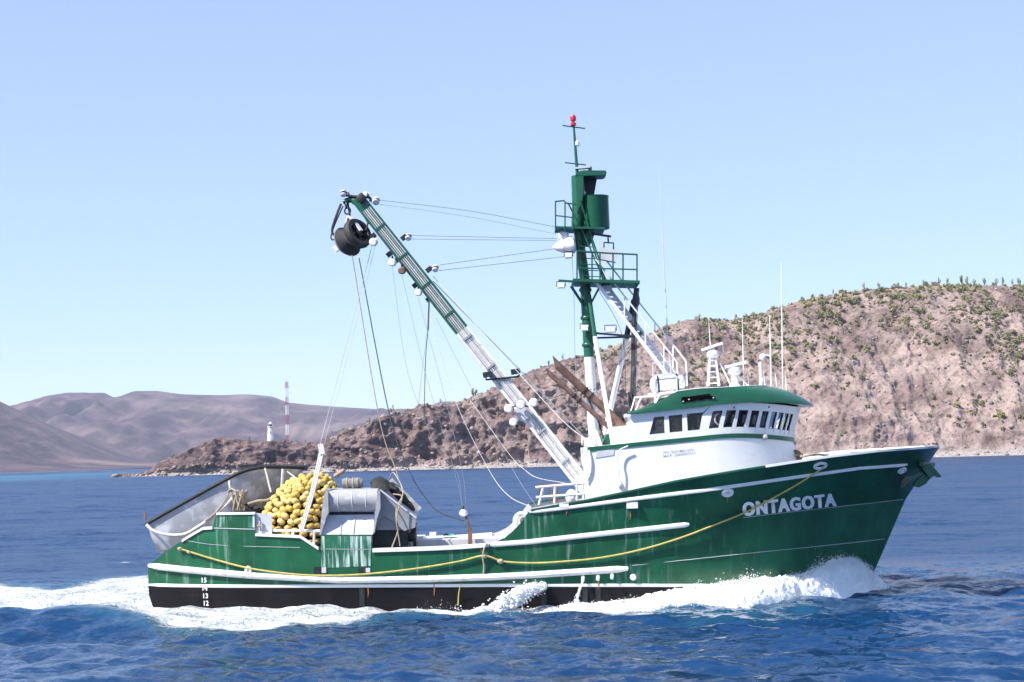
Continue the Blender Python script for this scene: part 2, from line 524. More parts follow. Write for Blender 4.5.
STEP = 0.13
fx = list(np.arange(-24, 24.001, STEP)); gx = growing(24, STEP, 280, cap=1.3); gx += growing(280, 1.3, 9200, 1.10)
sx = np.array([-v for v in gx[::-1]] + fx + gx)
fy = list(np.arange(-25, 6.001, STEP)); gu = growing(6, STEP, 770, cap=1.3); gu += growing(770, 1.3, 9200, 1.10); gd = growing(25, STEP, 700, 1.10)
sy = np.array([-v for v in gd[::-1]] + fy + gu)
SX, SY = np.meshgrid(sx, sy)
hx = np.gradient(sx)[None, :]; hy = np.gradient(sy)[:, None]
HH = np.maximum(hx, hy)
SZ = np.zeros_like(SX)
for k in range(80):
    lam = math.exp(random.uniform(math.log(0.46), math.log(9.0)))
    th = random.gauss(-1.9, 0.75)
    ph = random.uniform(0, 6.283)
    a = 0.034 * lam / 6.283 * random.uniform(0.6, 1.3)
    kx, ky = 6.283 / lam * math.cos(th), 6.283 / lam * math.sin(th)
    arg = kx * SX + ky * SY + ph + 0.8 * np.sin(0.13 * SX + 0.21 * SY + k)
    a *= 0.55 if lam > 3 else (1.15 if lam < 1.6 else 0.9)
    SZ += a * (np.sin(arg) + 0.22 * np.cos(2 * arg)) * sstep(2.4 * HH, 5 * HH, lam)

WAKE = wpoly([(-300, 574), (-120, 580), (0, 584), (55, 589), (105, 577), (150, 574), (215, 598), (300, 606), (360, 611), (392, 617), (370, 622), (300, 627),
              (250, 632), (205, 633), (150, 628), (100, 624), (0, 622), (-300, 614)])
FOAM = np.clip(0.62 - poly_sd(SX, SY, WAKE) / 1.5, 0, 1)
SIDE = wpoly([(150, 598), (215, 604), (330, 609), (430, 608), (480, 605), (560, 600), (640, 594), (740, 585), (860, 577), (890, 583), (884, 591), (820, 600), (760, 607),
              (690, 611), (620, 613), (540, 614), (480, 617), (420, 618), (330, 619), (200, 612)])
FOAM = np.maximum(FOAM, np.clip(0.55 - poly_sd(SX, SY, SIDE) / 0.9, 0, 1))
PATCH = wpoly([(640, 612), (760, 606), (840, 604), (800, 618), (700, 622)])
FOAM = np.maximum(FOAM, 0.42 * np.clip(0.5 - poly_sd(SX, SY, PATCH) / 2.0, 0, 1))
FLECK = wpoly([(115, 561), (131, 560.5), (131, 562.5), (116, 563)])
FOAM = np.maximum(FOAM, 0.9 * np.clip(0.5 - poly_sd(SX, SY, FLECK) / 0.3, 0, 1))
crest = wpoly([(-300, 616), (0, 624), (100, 625), (170, 628), (230, 630), (330, 624), (400, 618)])
dcr = line_d(SX, SY, crest)
trough = wpoly([(-300, 628), (0, 637), (100, 638), (170, 641), (230, 642), (330, 634), (400, 626)])
SZ += (0.46 - 0.43 * sstep(-13.5, -8.5, SX)) * (np.exp(-(dcr / 1.15) ** 2) - 0.55 * np.exp(-(line_d(SX, SY, trough) / 1.3) ** 2))
SZ += 0.10 * FOAM * fbm(SX * 1.1, SY * 1.1, 0, 4, 3)
side_l = [(-14.0, -2.4), (-11.5, -2.9), (-8.0, -3.5), (-3.0, -3.6), (3.0, -3.5)]
SZ += (0.34 - 0.26 * sstep(-9.5, -2.5, SX)) * np.exp(-(line_d(SX, SY, side_l) / 1.5) ** 2)   # quarter wave heaped against the stern
bowl = wpoly([(882, 592), (868, 592), (820, 600), (740, 606), (640, 610)])
SZ += 0.20 * np.exp(-(line_d(SX, SY, bowl) / 0.8) ** 2) * sstep(-2, 6, SX)
sea = mesh_obj('sea', np.stack([SX, SY, SZ], -1).reshape(-1, 3), gridfaces(len(sy), len(sx)), sea_material(),
               attrs={'shallow': np.clip(0.5 - poly_sd(SX, SY, wpoly([(-200, 480.5), (-60, 477.5), (60, 474.2), (135, 471.6), (150, 473.0), (120, 476.0), (40, 480.0), (-200, 487)])) / 120, 0, 1).ravel(), 'foam': FOAM.ravel(), 'lod': np.clip(sstep(0.14, 1.3, HH) * 0.8 + 0.2 * sstep(1.3, 4, HH), 0, 1).ravel()})
tag(sea, 'deep blue choppy sea with white wake foam behind the boat', 'sea', kind='structure')

# ------------------------------------------------------------------ rocky headland and hill
def rock_material(name, far=False):
    m = bpy.data.materials.new(name)
    nt, b = nodes(m); L = nt.links.new
    b.inputs['Roughness'].default_value = 0.95
    b.inputs['Specular IOR Level'].default_value = 0.15
    geo = nt.nodes.new('ShaderNodeNewGeometry')
    def noise(sc, det, rough=0.6, dist=0.0, zs=1.0):
        mp = nt.nodes.new('ShaderNodeMapping'); mp.inputs['Scale'].default_value = (sc, sc, sc * zs)
        L(geo.outputs['Position'], mp.inputs['Vector'])
        n = nt.nodes.new('ShaderNodeTexNoise'); n.inputs['Scale'].default_value = 1.0; n.inputs['Detail'].default_value = det
        n.inputs['Roughness'].default_value = rough; n.inputs['Distortion'].default_value = dist
        L(mp.outputs[0], n.inputs['Vector']); return n.outputs['Fac']
    def ramp(src, stops):
        r = nt.nodes.new('ShaderNodeValToRGB'); L(src, r.inputs[0])
        e = r.color_ramp.elements
        e[0].position, e[0].color = stops[0][0], (*stops[0][1], 1)
        e[1].position, e[1].color = stops[-1][0], (*stops[-1][1], 1)
        for p_, c_ in stops[1:-1]:
            x = e.new(p_); x.color = (*c_, 1)
        return r.outputs[0]
    def mix(f, a, c, mode='MIX'):
        x = nt.nodes.new('ShaderNodeMix'); x.data_type = 'RGBA'; x.blend_type = mode
        if isinstance(f, float): x.inputs[0].default_value = f
        else: L(f, x.inputs[0])
        for s, v in (('A', a), ('B', c)):
            i = [k for k in x.inputs if k.name == s and k.type == 'RGBA'][0]
            if isinstance(v, tuple): i.default_value = (*v, 1)
            else: L(v, i)
        return [o for o in x.outputs if o.type == 'RGBA'][0]
    def attr(n_):
        a_ = nt.nodes.new('ShaderNodeAttribute'); a_.attribute_name = n_; return a_.outputs['Fac']
    if far:
        c = ramp(noise(0.007, 8, 0.66), [(0.38, (0.030, 0.018, 0.031)), (0.52, (0.070, 0.042, 0.053)), (0.64, (0.135, 0.086, 0.088))])
        c = mix(attr('veg'), c, (0.18, 0.135, 0.12))
    else:
        pale = ramp(noise(0.035, 9, 0.64, 0.8), [(0.34, (0.14, 0.095, 0.088)), (0.47, (0.255, 0.190, 0.172)), (0.60, (0.365, 0.285, 0.258)), (0.72, (0.29, 0.195, 0.17))])
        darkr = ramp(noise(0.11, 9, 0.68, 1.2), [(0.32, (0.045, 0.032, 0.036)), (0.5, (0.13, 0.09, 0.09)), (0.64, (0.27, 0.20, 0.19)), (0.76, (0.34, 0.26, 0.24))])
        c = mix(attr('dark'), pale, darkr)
        spk = ramp(noise(0.42, 6, 0.75), [(0.40, (0.30, 0.27, 0.28)), (0.50, (0.85, 0.83, 0.83)), (0.62, (1.0, 1.0, 1.0))])  # dark speckles: rock varnish, and small rock shadows put into the colour
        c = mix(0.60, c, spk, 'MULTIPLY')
        pebble = ramp(noise(0.8, 4, 0.7), [(0.35, (0.20, 0.17, 0.165)), (0.6, (0.42, 0.38, 0.36))])
        c = mix(attr('beach'), c, pebble)
        dry = ramp(noise(0.5, 5, 0.7), [(0.38, (0.24, 0.19, 0.11)), (0.62, (0.40, 0.31, 0.19))])
        c = mix(attr('veg'), c, dry)
    L(c, b.inputs['Base Color'])
    bp = nt.nodes.new('ShaderNodeBump'); bp.inputs['Strength'].default_value = 0.9
    bp.inputs['Distance'].default_value = 14.0 if far else 1.6
    L(noise(0.012 if far else 0.35, 7, 0.65), bp.inputs['Height']); L(bp.outputs[0], b.inputs['Normal'])
    return m

SHORE_Y = 725.0
SKYLINE = [(118, 474.5), (128, 474), (150, 472.5), (158, 468), (163, 461), (175, 459), (190, 452), (200, 446), (215, 440.5), (240, 440), (262, 442.5), (300, 444), (322, 443), (345, 434),
           (370, 427), (395, 414), (420, 408), (450, 406), (475, 398), (500, 385), (520, 376), (545, 366), (575, 358), (600, 351), (618, 345), (640, 338),
           (665, 325), (690, 319), (732, 320.5), (771, 311), (798, 301), (837, 293), (873, 289.5), (918, 286.5), (967, 285), (1024, 286), (1100, 284), (1250, 296), (1400, 318), (1600, 340), (1850, 385), (2100, 430)]
def crest_depth(px):
    return np.interp(px, [118, 160, 330, 420, 520, 640, 800, 1400], [10, 16, 26, 42, 70, 105, 135, 150])
_cx, _cz, _cw = [], [], []
for px in np.linspace(118, 2100, 640):
    py = np.interp(px, [a for a, _ in SKYLINE], [b for _, b in SKYLINE])
    w = float(crest_depth(px)); q = P(px, py, SHORE_Y + w)
    _cx.append(q.x); _cz.append(q.z); _cw.append(w)
hxs = np.arange(_cx[0], _cx[-1] - 60, 0.85)
HZ = np.interp(hxs, _cx, _cz); HW = np.interp(hxs, _cx, _cw)
cliff = np.interp(hxs, [P(x, 450, 750).x for x in (118, 200, 420, 560, 700)], [1.0, 1.0, 0.85, 0.4, 0.0])
ts = np.concatenate([np.linspace(-0.12, 0.0, 5)[:-1], np.linspace(0, 1.08, 150), np.linspace(1.12, 2.6, 24)])
T, HX = np.meshgrid(ts, hxs, indexing='ij')
ZC, WW, CL = np.broadcast_to(HZ, T.shape), np.broadcast_to(HW, T.shape), np.broadcast_to(cliff, T.shape)
shore = 7 * fbm(HX * 0.012, 0.5, 0, 4, 5) + 2.0 * fbm(HX * 0.09, 0.2, 0, 3, 6)
beach_z = np.minimum(2.2, 0.28 * np.clip(ZC, 0.3, 99))
tb = np.where(CL > 0.5, 0.22, 0.07)
tt = np.clip((T - tb) / (1 - tb), 0, 1)
prof_c = 1 - (1 - sstep(0, 0.62, tt)) * (1 - tt * 0.4)
prof_s = 0.72 * tt + 0.28 * np.sin(tt * math.pi / 2)
prof = CL * prof_c + (1 - CL) * prof_s
Z0 = np.where(T < 0, T * 40, np.where(T < tb, beach_z * np.clip(T / tb, 0, 1), beach_z + (ZC - beach_z) * prof))
back = sstep(1.15, 2.5, T)
Z0 = np.where(T > 1, ZC * (1 - 1.15 * back) - 0.3, Z0)
Y0 = SHORE_Y + shore * (1 - np.clip(T, 0, 1)) + T * WW
env = np.clip((T - tb * 0.8) / 0.12, 0, 1) * np.clip((1.04 - T) / 0.16, 0, 1)
hs = np.clip(ZC / 30, 0.25, 1.0)
gul = fbm(HX * 0.022 + 0.010 * Z0, Z0 * 0.006, 0.3, 3, 21, ridged=True)
r1 = fbm(HX * 0.07, Y0 * 0.03, Z0 * 0.07, 3, 31, ridged=True)
r2 = fbm(HX * 0.17 + Z0 * 0.06, Y0 * 0.05, Z0 * 0.16, 4, 41, ridged=True)
r3 = fbm(HX * 0.5, Y0 * 0.2, Z0 * 0.5, 3, 51)
r4 = fbm(HX * 1.1, Y0 * 0.4, Z0 * 1.1, 2, 53)
rough = 0.8 + 0.85 * CL
colm = fbm(HX * 0.26, Y0 * 0.02, Z0 * 0.025, 3, 57, ridged=True) * np.clip((0.45 - np.clip(T, 0, 1)) / 0.3, 0, 1)
NY = -(8.5 * gul * hs + 1.5 * colm * hs + rough * (3.6 * r1 * hs + 2.5 * r2 * np.maximum(hs, 0.5) + (1.1 - .6 * CL) * r3 + (.5 - .25 * CL) * r4)) * env
NZ = (1.6 * r1 * hs + rough * (1.2 * r2 * np.maximum(hs, 0.5) + (.7 - .4 * CL) * r3 + (.35 - .2 * CL) * r4)) * env
crv = np.clip((T - 0.86) / 0.14, 0, 1) * (T < 1.3)
NZ = NZ + crv * (0.8 * fbm(HX * 0.12, 3.3, 0, 4, 61) * np.clip(ZC / 12, 0, 1) + 0.35 * r3)
ledge = np.tanh(3.5 * np.sin(Z0 * 0.62 + 4.0 * fbm(HX * 0.02, Y0 * 0.02, 0, 3, 63))) * np.clip(0.35 + fbm(HX * 0.04, Z0 * 0.03, 0, 2, 65), 0, 1)
NY = NY - 1.3 * ledge * env * (0.5 + CL)
NX = 1.3 * fbm(HX * 0.2, Y0 * 0.1, Z0 * 0.2, 3, 71) * env * rough
TX, TY, TZ = HX + NX, Y0 + NY, Z0 + NZ
hp = np.stack([TX, TY, TZ], -1)
HPX, HPY = projectN(hp.reshape(-1, 3)); HPX, HPY = HPX.reshape(T.shape), HPY.reshape(T.shape)
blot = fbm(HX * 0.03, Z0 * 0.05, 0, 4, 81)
dark_a = np.clip(CL * 1.1 - 0.15 + 0.7 * blot + 0.25 * np.clip((r2 < -0.1), 0, 1), 0, 1) * np.clip((T - tb) / 0.05, 0, 1)  # dark rock, plus crevice shade put into the colour of the hollows
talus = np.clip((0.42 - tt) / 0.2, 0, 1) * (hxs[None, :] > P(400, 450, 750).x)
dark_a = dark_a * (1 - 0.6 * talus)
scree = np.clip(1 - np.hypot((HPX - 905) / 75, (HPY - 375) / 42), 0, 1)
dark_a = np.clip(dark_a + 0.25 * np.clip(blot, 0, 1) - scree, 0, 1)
beach_a = np.clip((tb * 1.25 - T) / (tb * 0.35), 0, 1)
veg_a = np.clip((T - 0.93) / 0.07, 0, 1) * np.clip(0.35 + 1.2 * fbm(HX * 0.05, Y0 * 0.05, 0, 3, 91), 0, 1) * 0.8
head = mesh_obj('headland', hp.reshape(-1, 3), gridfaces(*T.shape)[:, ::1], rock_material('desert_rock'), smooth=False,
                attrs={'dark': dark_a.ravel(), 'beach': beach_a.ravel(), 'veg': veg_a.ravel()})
tag(head, 'pinkish brown rocky desert headland rising to a hill behind the boat', 'headland', kind='structure')

# boulders strewn along the waterline and the foot of the cliffs
bv, bf = [], []
ico_v = None
def icos(sub=1):
    import bmesh
    bm = bmesh.new(); bmesh.ops.create_icosphere(bm, subdivisions=sub, radius=1.0)
    v = np.array([q.co[:] for q in bm.verts]); f = np.array([[q.index for q in fa.verts] for fa in bm.faces])
    bm.free(); return v, f
IV, IF = icos(1)
def blobs(cents, radii, squash=(1, 1, 1), jit=0.25):
    n = len(cents)
    rr = 1 + jit * RNG.uniform(-1, 1, (n, len(IV), 1))
    sc = np.array(radii)[:, None, None] * (np.array(squash)[None, None, :])
    v = IV[None] * rr * sc + np.array(cents)[:, None, :]
    f = IF[None] + (np.arange(n) * len(IV))[:, None, None]
    return v.reshape(-1, 3), f.reshape(-1, 3)
vis = np.argwhere((T > 0.0) & (T < tb * 1.6) & (HPX > 90) & (HPX < 1120))
hill = np.argwhere((T > tb) & (T < 1.0) & (HPX > 330) & (HPX < 1120))
pick = np.concatenate([vis[RNG.integers(0, len(vis), 1500)], hill[RNG.integers(0, len(hill), 3500)]])
cen = hp[pick[:, 0], pick[:, 1]]
rad = 0.22 + 1.25 * RNG.random(len(cen)) ** 5
bvv, bff = blobs(cen, rad, (1, 1, 0.75), 0.3)
M['boulder'] = mat('boulder_stone', (0.25, 0.20, 0.19), 0.95, var=0.45, scale=0.15, spec=0.1)
boul = mesh_obj('shore_boulders', bvv, bff, M['boulder'], smooth=False)
tag(boul, 'scattered grey brown boulders over the slopes and foot of the headland', 'boulders', kind='stuff')

# ------------------------------------------------------------------ far mountains
M['mountain'] = rock_material('mountain_rock', far=True)
def mountain(name, label, sky_px, Yc, depth, foot, seed, nx=260):
    a = [s[0] for s in sky_px]; b = [s[1] for s in sky_px]
    f = pchip(a, b)
    cols = np.linspace(a[0], a[-1], nx)
    cr = [P(c, float(f(c)), Yc) for c in cols]
    cX = np.array([q.x for q in cr]); cZ = np.array([max(q.z, 0.4) for q in cr])
    t = np.concatenate([np.linspace(-0.03, 1, 90), np.linspace(1.05, 1.8, 12)])
    T_, X_ = np.meshgrid(t, cX, indexing='ij')
    Zc_ = np.broadcast_to(cZ, T_.shape)
    pr = np.where(T_ <= 1, np.clip(T_, 0, 1) ** 1.25, 1 - 0.8 * (T_ - 1))
    k = 1.0 / depth
    gl = fbm(X_ * k * 6.0, T_ * 1.3, 0, 5, seed, 0.55, ridged=True)
    g2 = fbm(X_ * k * 9, T_ * 4, 0, 4, seed + 9)
    e = np.clip(T_ * 5, 0, 1) * np.clip((1 - T_) * 4, 0, 1)
    Z_ = Zc_ * pr + Zc_ * e * (0.34 * gl + 0.12 * g2) + np.where(T_ < 0, -4, 0.5)
    Z_ = np.where(T_ < 0.03, np.minimum(Z_, foot), Z_)
    Z_ = Z_ + Zc_ * 0.012 * g2 * (T_ > 0.9)
    Y_ = Yc - depth + T_ * depth + depth * 0.05 * fbm(X_ * k * 4, 0.5, 0, 3, seed + 4)
    v_ = np.clip(1.4 * fbm(X_ * k * 6, T_ * 5, 0, 4, seed + 7) - 0.3 + 0.8 * np.exp(-(T_ / 0.03) ** 2), 0, 1)
    o = mesh_obj(name, np.stack([X_, Y_, Z_], -1).reshape(-1, 3), gridfaces(*T_.shape), M['mountain'], attrs={'veg': v_.ravel()})
    return tag(o, label, 'mountain', kind='structure')
mountain('mountain', 'hazy mauve mountain slope at the left edge of the bay',
         [(-420, 372), (-250, 368), (-90, 380), (0, 401), (19, 411), (50, 427), (85, 447), (110, 458), (150, 463), (200, 466)], 4200, 1300, 1.0, 101)
mountain('mountain', 'long flat topped hazy mauve mountain ridge across the bay',
         [(-300, 405), (-100, 420), (10, 416), (40, 402), (58, 395), (80, 393), (99, 392.6), (110, 397), (133, 390.5), (150, 390.4), (183, 393.6), (220, 394.7), (243, 394.4), (271, 396.6), (290, 403),
          (340, 407), (390, 409.5), (440, 416), (520, 430), (700, 440)], 6200, 2100, 1.0, 131, 320)
mountain('mountain', 'small distant hazy peaks showing above the cliff near the boom',
         [(250, 430), (330, 412), (390, 409), (424, 408), (441, 401.5), (452, 401), (470, 404), (520, 400), (600, 410), (760, 425)], 8200, 1500, 1.0, 161)

# ------------------------------------------------------------------ the air over the bay
hz = MB().box((0, 4000, 215), 19000, 10600, 450)
M['haze'] = bpy.data.materials.new('sea_haze')
nt, b_ = nodes(M['haze']); nt.nodes.remove(b_)
pv = nt.nodes.new('ShaderNodeVolumePrincipled')
pv.inputs['Color'].default_value = (0.78, 0.84, 1.0, 1)
pv.inputs['Density'].default_value = 0.00005
pv.inputs['Anisotropy'].default_value = 0.0
nt.links.new(pv.outputs[0], nt.nodes['Material Output'].inputs['Volume'])
haze = hz.build('haze', 'haze', smooth=False)
tag(haze, 'thin pale haze lying over the whole bay', 'haze', kind='stuff')

# ================================================================== THE FISHING BOAT
boat = thing('fishing_boat', 'green and white steel purse seiner fishing boat under way, ONTAGOTA on its bow', 'fishing boat', (0, 0, 0))

# ------------------------------------------------------------------ hull form
XS = P(147, 575, -2.8).x
stem = [P(940, 445.5, 0), P(905, 500, 0), P(876, 567, 0), P(864, 594, 0)]
_sz = [-1.4] + [q.z for q in stem[::-1]] + [7.0]
_sx = [stem[3].x - 0.75] + [q.x for q in stem[::-1]] + [stem[0].x + 0.9]
XB = float(np.interp(0.0, _sz, _sx))
def Xstem(z): return np.interp(z, _sz, _sx)
_u = [0, .02, .06, .15, .3, .5, .6, .68, .76, .83, .89, .935, .97, .99, 1.0]
BW = pchip(_u, [2.55, 2.75, 3.05, 3.4, 3.5, 3.48, 3.40, 3.20, 2.80, 2.24, 1.58, .98, .46, .17, .02])
BK = pchip(_u, [2.70, 2.90, 3.20, 3.55, 3.65, 3.65, 3.60, 3.46, 3.02, 2.42, 1.72, 1.08, .51, .19, .03])
BD = pchip(_u, [2.70, 2.90, 3.20, 3.55, 3.65, 3.68, 3.70, 3.68, 3.60, 3.38, 3.02, 2.52, 1.68, .82, .05])
def ZK(u): return 2.78 + 0.355 * np.clip((np.asarray(u, float) - 0.78) / 0.22, -1.0, 1.0)       # knuckle line
def ZD(u): return 3.0 + 1.9 * sstep(0.5, 1.0, u)
def half(u, z):
    u = np.asarray(u, float); z = np.asarray(z, float)
    w, k, d = BW(u), BK(u), BD(u)
    lo = w + (k - w) * np.clip(z / ZK(u), 0, 1) ** 0.9
    hi = k + (d - k) * np.clip((z - ZK(u)) / (ZD(u) - ZK(u)), 0, 1.3)
    un = w * np.sqrt(np.clip(1 - (np.clip(-z, 0, 2.2) / 2.3) ** 2.2, 0.02, 1))
    return np.where(z < 0, un, np.where(z < ZK(u), lo, hi))
def Xof(u, z):
    st = 0.9 * (1 - np.clip(u / 0.05, 0, 1)) * np.clip((0.9 - z) / 1.6, 0, 1) ** 2 * 1.15   # stern tucks in below
    return XS + u * (XB - XS) + sstep(0.5, 1.0, u) * (Xstem(z) - XB) + st
def Uof(x, z):
    u = (x - XS) / (XB - XS)
    for _ in range(12):
        u = u - (Xof(u, z) - x) / (XB - XS) * 0.8
    return float(np.clip(u, 0, 1))
def HU(px, py):
    """photo pixel -> (u, z, point) on the starboard side of the hull"""
    Y = -3.4
    for _ in range(25):
        q = P(px, py, Y)
        u = Uof(q.x, q.z)
        Y = 0.5 * Y + 0.5 * (-float(half(u, q.z)))
    return u, q.z, Vector((q.x, Y, q.z))
def hn(u, z):
    """outward normal on the starboard side"""
    e = 0.004
    a = Vector((float(Xof(u + e, z) - Xof(u - e, z)), -float(half(u + e, z) - half(u - e, z)), 0))
    c = Vector((float(Xof(u, z + .05) - Xof(u, z - .05)), -float(half(u, z + .05) - half(u, z - .05)), .1))
    n = a.cross(c).normalized()
    return n if n.y < 0 else -n
def H(px, py, off=0.0):
    u, z, q = HU(px, py)
    return q + hn(min(max(u, .01), .985), z) * off
def hpt(u, z, off=0.0, side=-1):
    q = Vector((float(Xof(u, z)), -float(half(u, z)), float(z)))
    if off: q = q + hn(min(max(u, .01), .985), z) * off
    return q if side < 0 else Vector((q.x, -q.y, q.z))

TOPPX = [(146, 566), (168, 550), (190, 535.5), (203, 528), (212.5, 527.6), (216.3, 513.5), (255, 513), (255.3, 534.2), (300, 536.3), (318.5, 548.3), (320.4, 548.5),
         (320.8, 534.6), (371.6, 535), (372, 549), (400, 548.4), (431, 547.4), (460, 546), (489, 543.7), (497, 541.5), (505, 537.5), (513, 531), (520, 523.5), (526, 515),
         (530, 510), (535, 508.6), (560, 504.8), (587, 500), (630, 491), (674, 481.3), (690, 478.3), (710, 475), (740, 470), (778, 464.2), (831, 456), (880, 450.5), (939, 446)]
_t = [HU(a, b)[:2] for a, b in TOPPX]
TU = np.array([a for a, _ in _t]); TZ_ = np.array([b for _, b in _t])
TU[0] = 0.0; TU[-1] = 1.0
for i in range(1, len(TU)): TU[i] = max(TU[i], TU[i - 1] + 1e-4)
TU[-1] = 1.0
def ZT(u): return np.interp(u, TU, TZ_)
_s0, _s1 = HU(160, 585), HU(690, 585)
def ZS(u): return _s0[1] + (_s1[1] - _s0[1]) * (np.asarray(u, float) - _s0[0]) / (_s1[0] - _s0[0])

us = np.unique(np.concatenate([TU, np.linspace(0, 0.8, 60), np.linspace(0.8, 1.0, 36)]))
def levels(u):
    zs, zt = float(ZS(u)), float(ZT(u))
    zk = min(float(ZK(u)), zt - 0.02) if u > 0.55 else zs + 0.5 * (zt - zs)
    return np.concatenate([np.linspace(-1.3, zs, 8), np.linspace(zs, zk, 11)[1:], np.linspace(zk, zt, 9)[1:]])
hb = MB()
for side in (-1, 1):
    rows = [[hpt(u, z, 0, side) for z in levels(u)] for u in us]
    n = len(rows[0]); base = len(hb.v)
    hb.v += [tuple(p) for r in rows for p in r]
    for i in range(len(rows) - 1):
        for j in range(n - 1):
            q = (base + i * n + j, base + (i + 1) * n + j, base + (i + 1) * n + j + 1, base + i * n + j + 1)
            hb.f.append(q if side < 0 else q[::-1]); hb.m.append(1 if j < 7 else 0)
nlev = len(levels(0.0)); off_port = len(us) * nlev
for j in range(nlev - 1):
    hb.f.append((j, j + 1, off_port + j + 1, off_port + j)); hb.m.append(1 if j < 7 else 0)
hull = hb.build('hull', ['green', 'black'], boat, ang=22)
_wv = np.array(hb.v)
_wa = hull.data.attributes.new('weather', 'FLOAT', 'POINT')
_wa.data.foreach_set('value', np.clip(1.0 - 0.9 * sstep(2.0, 9.0, _wv[:, 0]), 0, 1).astype(np.float32))

# inner skin of the bulwarks, deck, bulkheads
UF = HU(531, 520)[0]                      # break of the foredeck
def deck_z(u): return 0.95 if u < UF else float(ZT(max(u, UF + .01))) - 0.75
for side in (-1, 1):
    m_ = MB()
    rows = []
    for u in us[(us > 0.004) & (us < 0.985)]:
        zt = float(ZT(u)); zd = min(deck_z(u), zt - 0.05)
        r = []
        for z in (zd, (zd + zt) / 2, zt - 0.01):
            q = hpt(u, z, 0, side); y = q.y - side * min(0.10, abs(q.y) * 0.5)
            r.append(Vector((q.x, y, z)))
        rows.append(r)
    m_.grid(rows).build('bulwark_lining', 'lining', boat)
def deck_part(u0, u1, n=40):
    m_ = MB(); rows = []
    for u in np.linspace(u0, u1, n):
        z = deck_z(u); q = hpt(u, z, 0, -1); y = abs(q.y) - 0.06
        rows.append([Vector((q.x, -y, z)), Vector((q.x, 0, z + 0.05)), Vector((q.x, y, z))])
    return m_.grid(rows).build('deck', 'deck', boat)
deck_part(0.01, UF - .002); deck_part(UF + .002, 0.97)
q = hpt(UF, 2.0)
MB().box((q.x + .03, 0, (0.95 + deck_z(UF + .01)) / 2), 0.06, 2 * abs(q.y) - 0.2, deck_z(UF + .01) - 0.95).build('bulkhead', 'white', boat)

# rail caps and rubbing strakes
def strake(name, m, pts, w, h, off=0.0, n=4):
    """rounded strip along hull pixels, h high, standing w proud"""
    hs_ = [HU(a, b) for a, b in pts]
    cu = np.array([x[0] for x in hs_]); cz = np.array([x[1] for x in hs_])
    uu = np.unique(np.concatenate([cu, np.linspace(cu[0], cu[-1], 50)]))
    m_ = MB(); rows = []
    for k, u in enumerate(uu):
        z = float(np.interp(u, cu, cz)); nn = hn(min(max(u, .01), .985), z); c = hpt(u, z)
        ring = []
        end = 0.55 if k in (0, len(uu) - 1) else 1.0
        for a in range(10):
            t = 2 * math.pi * a / 10
            ring.append(c + nn * (off + w * math.cos(t) * end) + Vector((0, 0, h / 2 * math.sin(t) * end)))
        rows.append(ring)
    m_.grid(rows, close=True)
    m_.add(rows[0], [tuple(range(10))]); m_.add(rows[-1], [tuple(range(9, -1, -1))])
    return m_.build(name, m, boat)
strake('rubbing_strake', 'rubwhite', [(149, 565.6), (196, 570.6), (249, 575.2), (340, 580), (425, 579), (489, 577), (530, 575), (628, 568.5)], 0.13, 0.22)
strake('rubbing_strake', 'white', [(490, 544.8), (530, 541.8), (600, 534), (689, 524.3)], 0.07, 0.17)
strake('rubbing_strake', 'white', [(529.5, 512), (560, 508.5), (610, 502), (705, 490), (800, 476), (860, 467.5), (907, 464)], 0.06, 0.13)
strake('boot_stripe', 'white', [(148, 584.8), (340, 586), (530, 585.2), (640, 585.2), (716, 585.2)], 0.018, 0.105)
def cap_rail(pts, w=0.17, h=0.07, m='white'):
    for side in (-1, 1):
        m_ = MB(); rows = []
        hs_ = [HU(a, b) for a, b in pts]
        for u, z, _ in hs_:
            z = float(z)
            q = hpt(u, z, 0, side); o = side
            yo, yi = q.y + o * 0.05, q.y - o * w
            if abs(q.y) < w: yi = 0
            rows.append([Vector((q.x, yo, z - h)), Vector((q.x, yo, z + .012)), Vector((q.x, yi, z + .012)), Vector((q.x, yi, z - h))])
        m_.grid(rows, close=True); m_.add(rows[0], [(0, 1, 2, 3)]); m_.add(rows[-1], [(3, 2, 1, 0)])
        m_.build('rail_cap', m, boat)
cap_rail([(182, 540), (190, 535), (203, 527.5), (212.5, 527)])
cap_rail([(216.5, 513), (255, 512.5)], h=0.06)
cap_rail([(255.5, 533.8), (300, 535.8), (318.5, 547.8)])
cap_rail([(372.5, 548.8), (400, 548), (431, 547), (460, 545.6), (489, 543.4)], h=0.11)
cap_rail([(531, 509.6), (560, 504.4), (587, 499.6), (630, 490.6), (674, 480.9), (710, 474.6), (740, 469.6), (765, 465.8)], h=0.05, m='green_clean')
cap_rail([(765.5, 465.7), (778, 463.8), (831, 455.6), (880, 450), (920, 447.2), (938.4, 445.6)], h=0.06)

# weld seams
def seam(pts, r=0.012, m='rubwhite', name='weld_seam'):
    return MB().tube(smoothpath([H(a, b, 0.006) for a, b in pts], 8), r, 5).build(name, m, boat)
seam([(743, 517.5), (790, 512), (850, 505.3), (903, 499.4)], 0.010, 'lining')
seam([(632, 565.5), (690, 559.5), (760, 552), (830, 545), (884, 539)], 0.010, 'lining')
seam([(186, 540.5), (212, 544.5), (255, 546.5), (300, 547.6)], 0.007, 'lining')
# rust and salt runs below the strake
for (x0, y0, y1) in [(368, 588, 597), (434, 583, 596), (598, 576, 592), (630, 511, 520), (566, 508.5, 516), (319, 573, 578), (250, 573, 578), (727, 496, 503), (481, 548, 553)]:
    MB().tube([H(x0, y0, .004), H(x0 + .5, (y0 + y1) / 2, .006), H(x0, y1, .004)], [.02, .026, .006], 5).build('rust_run', 'hullrust', boat)

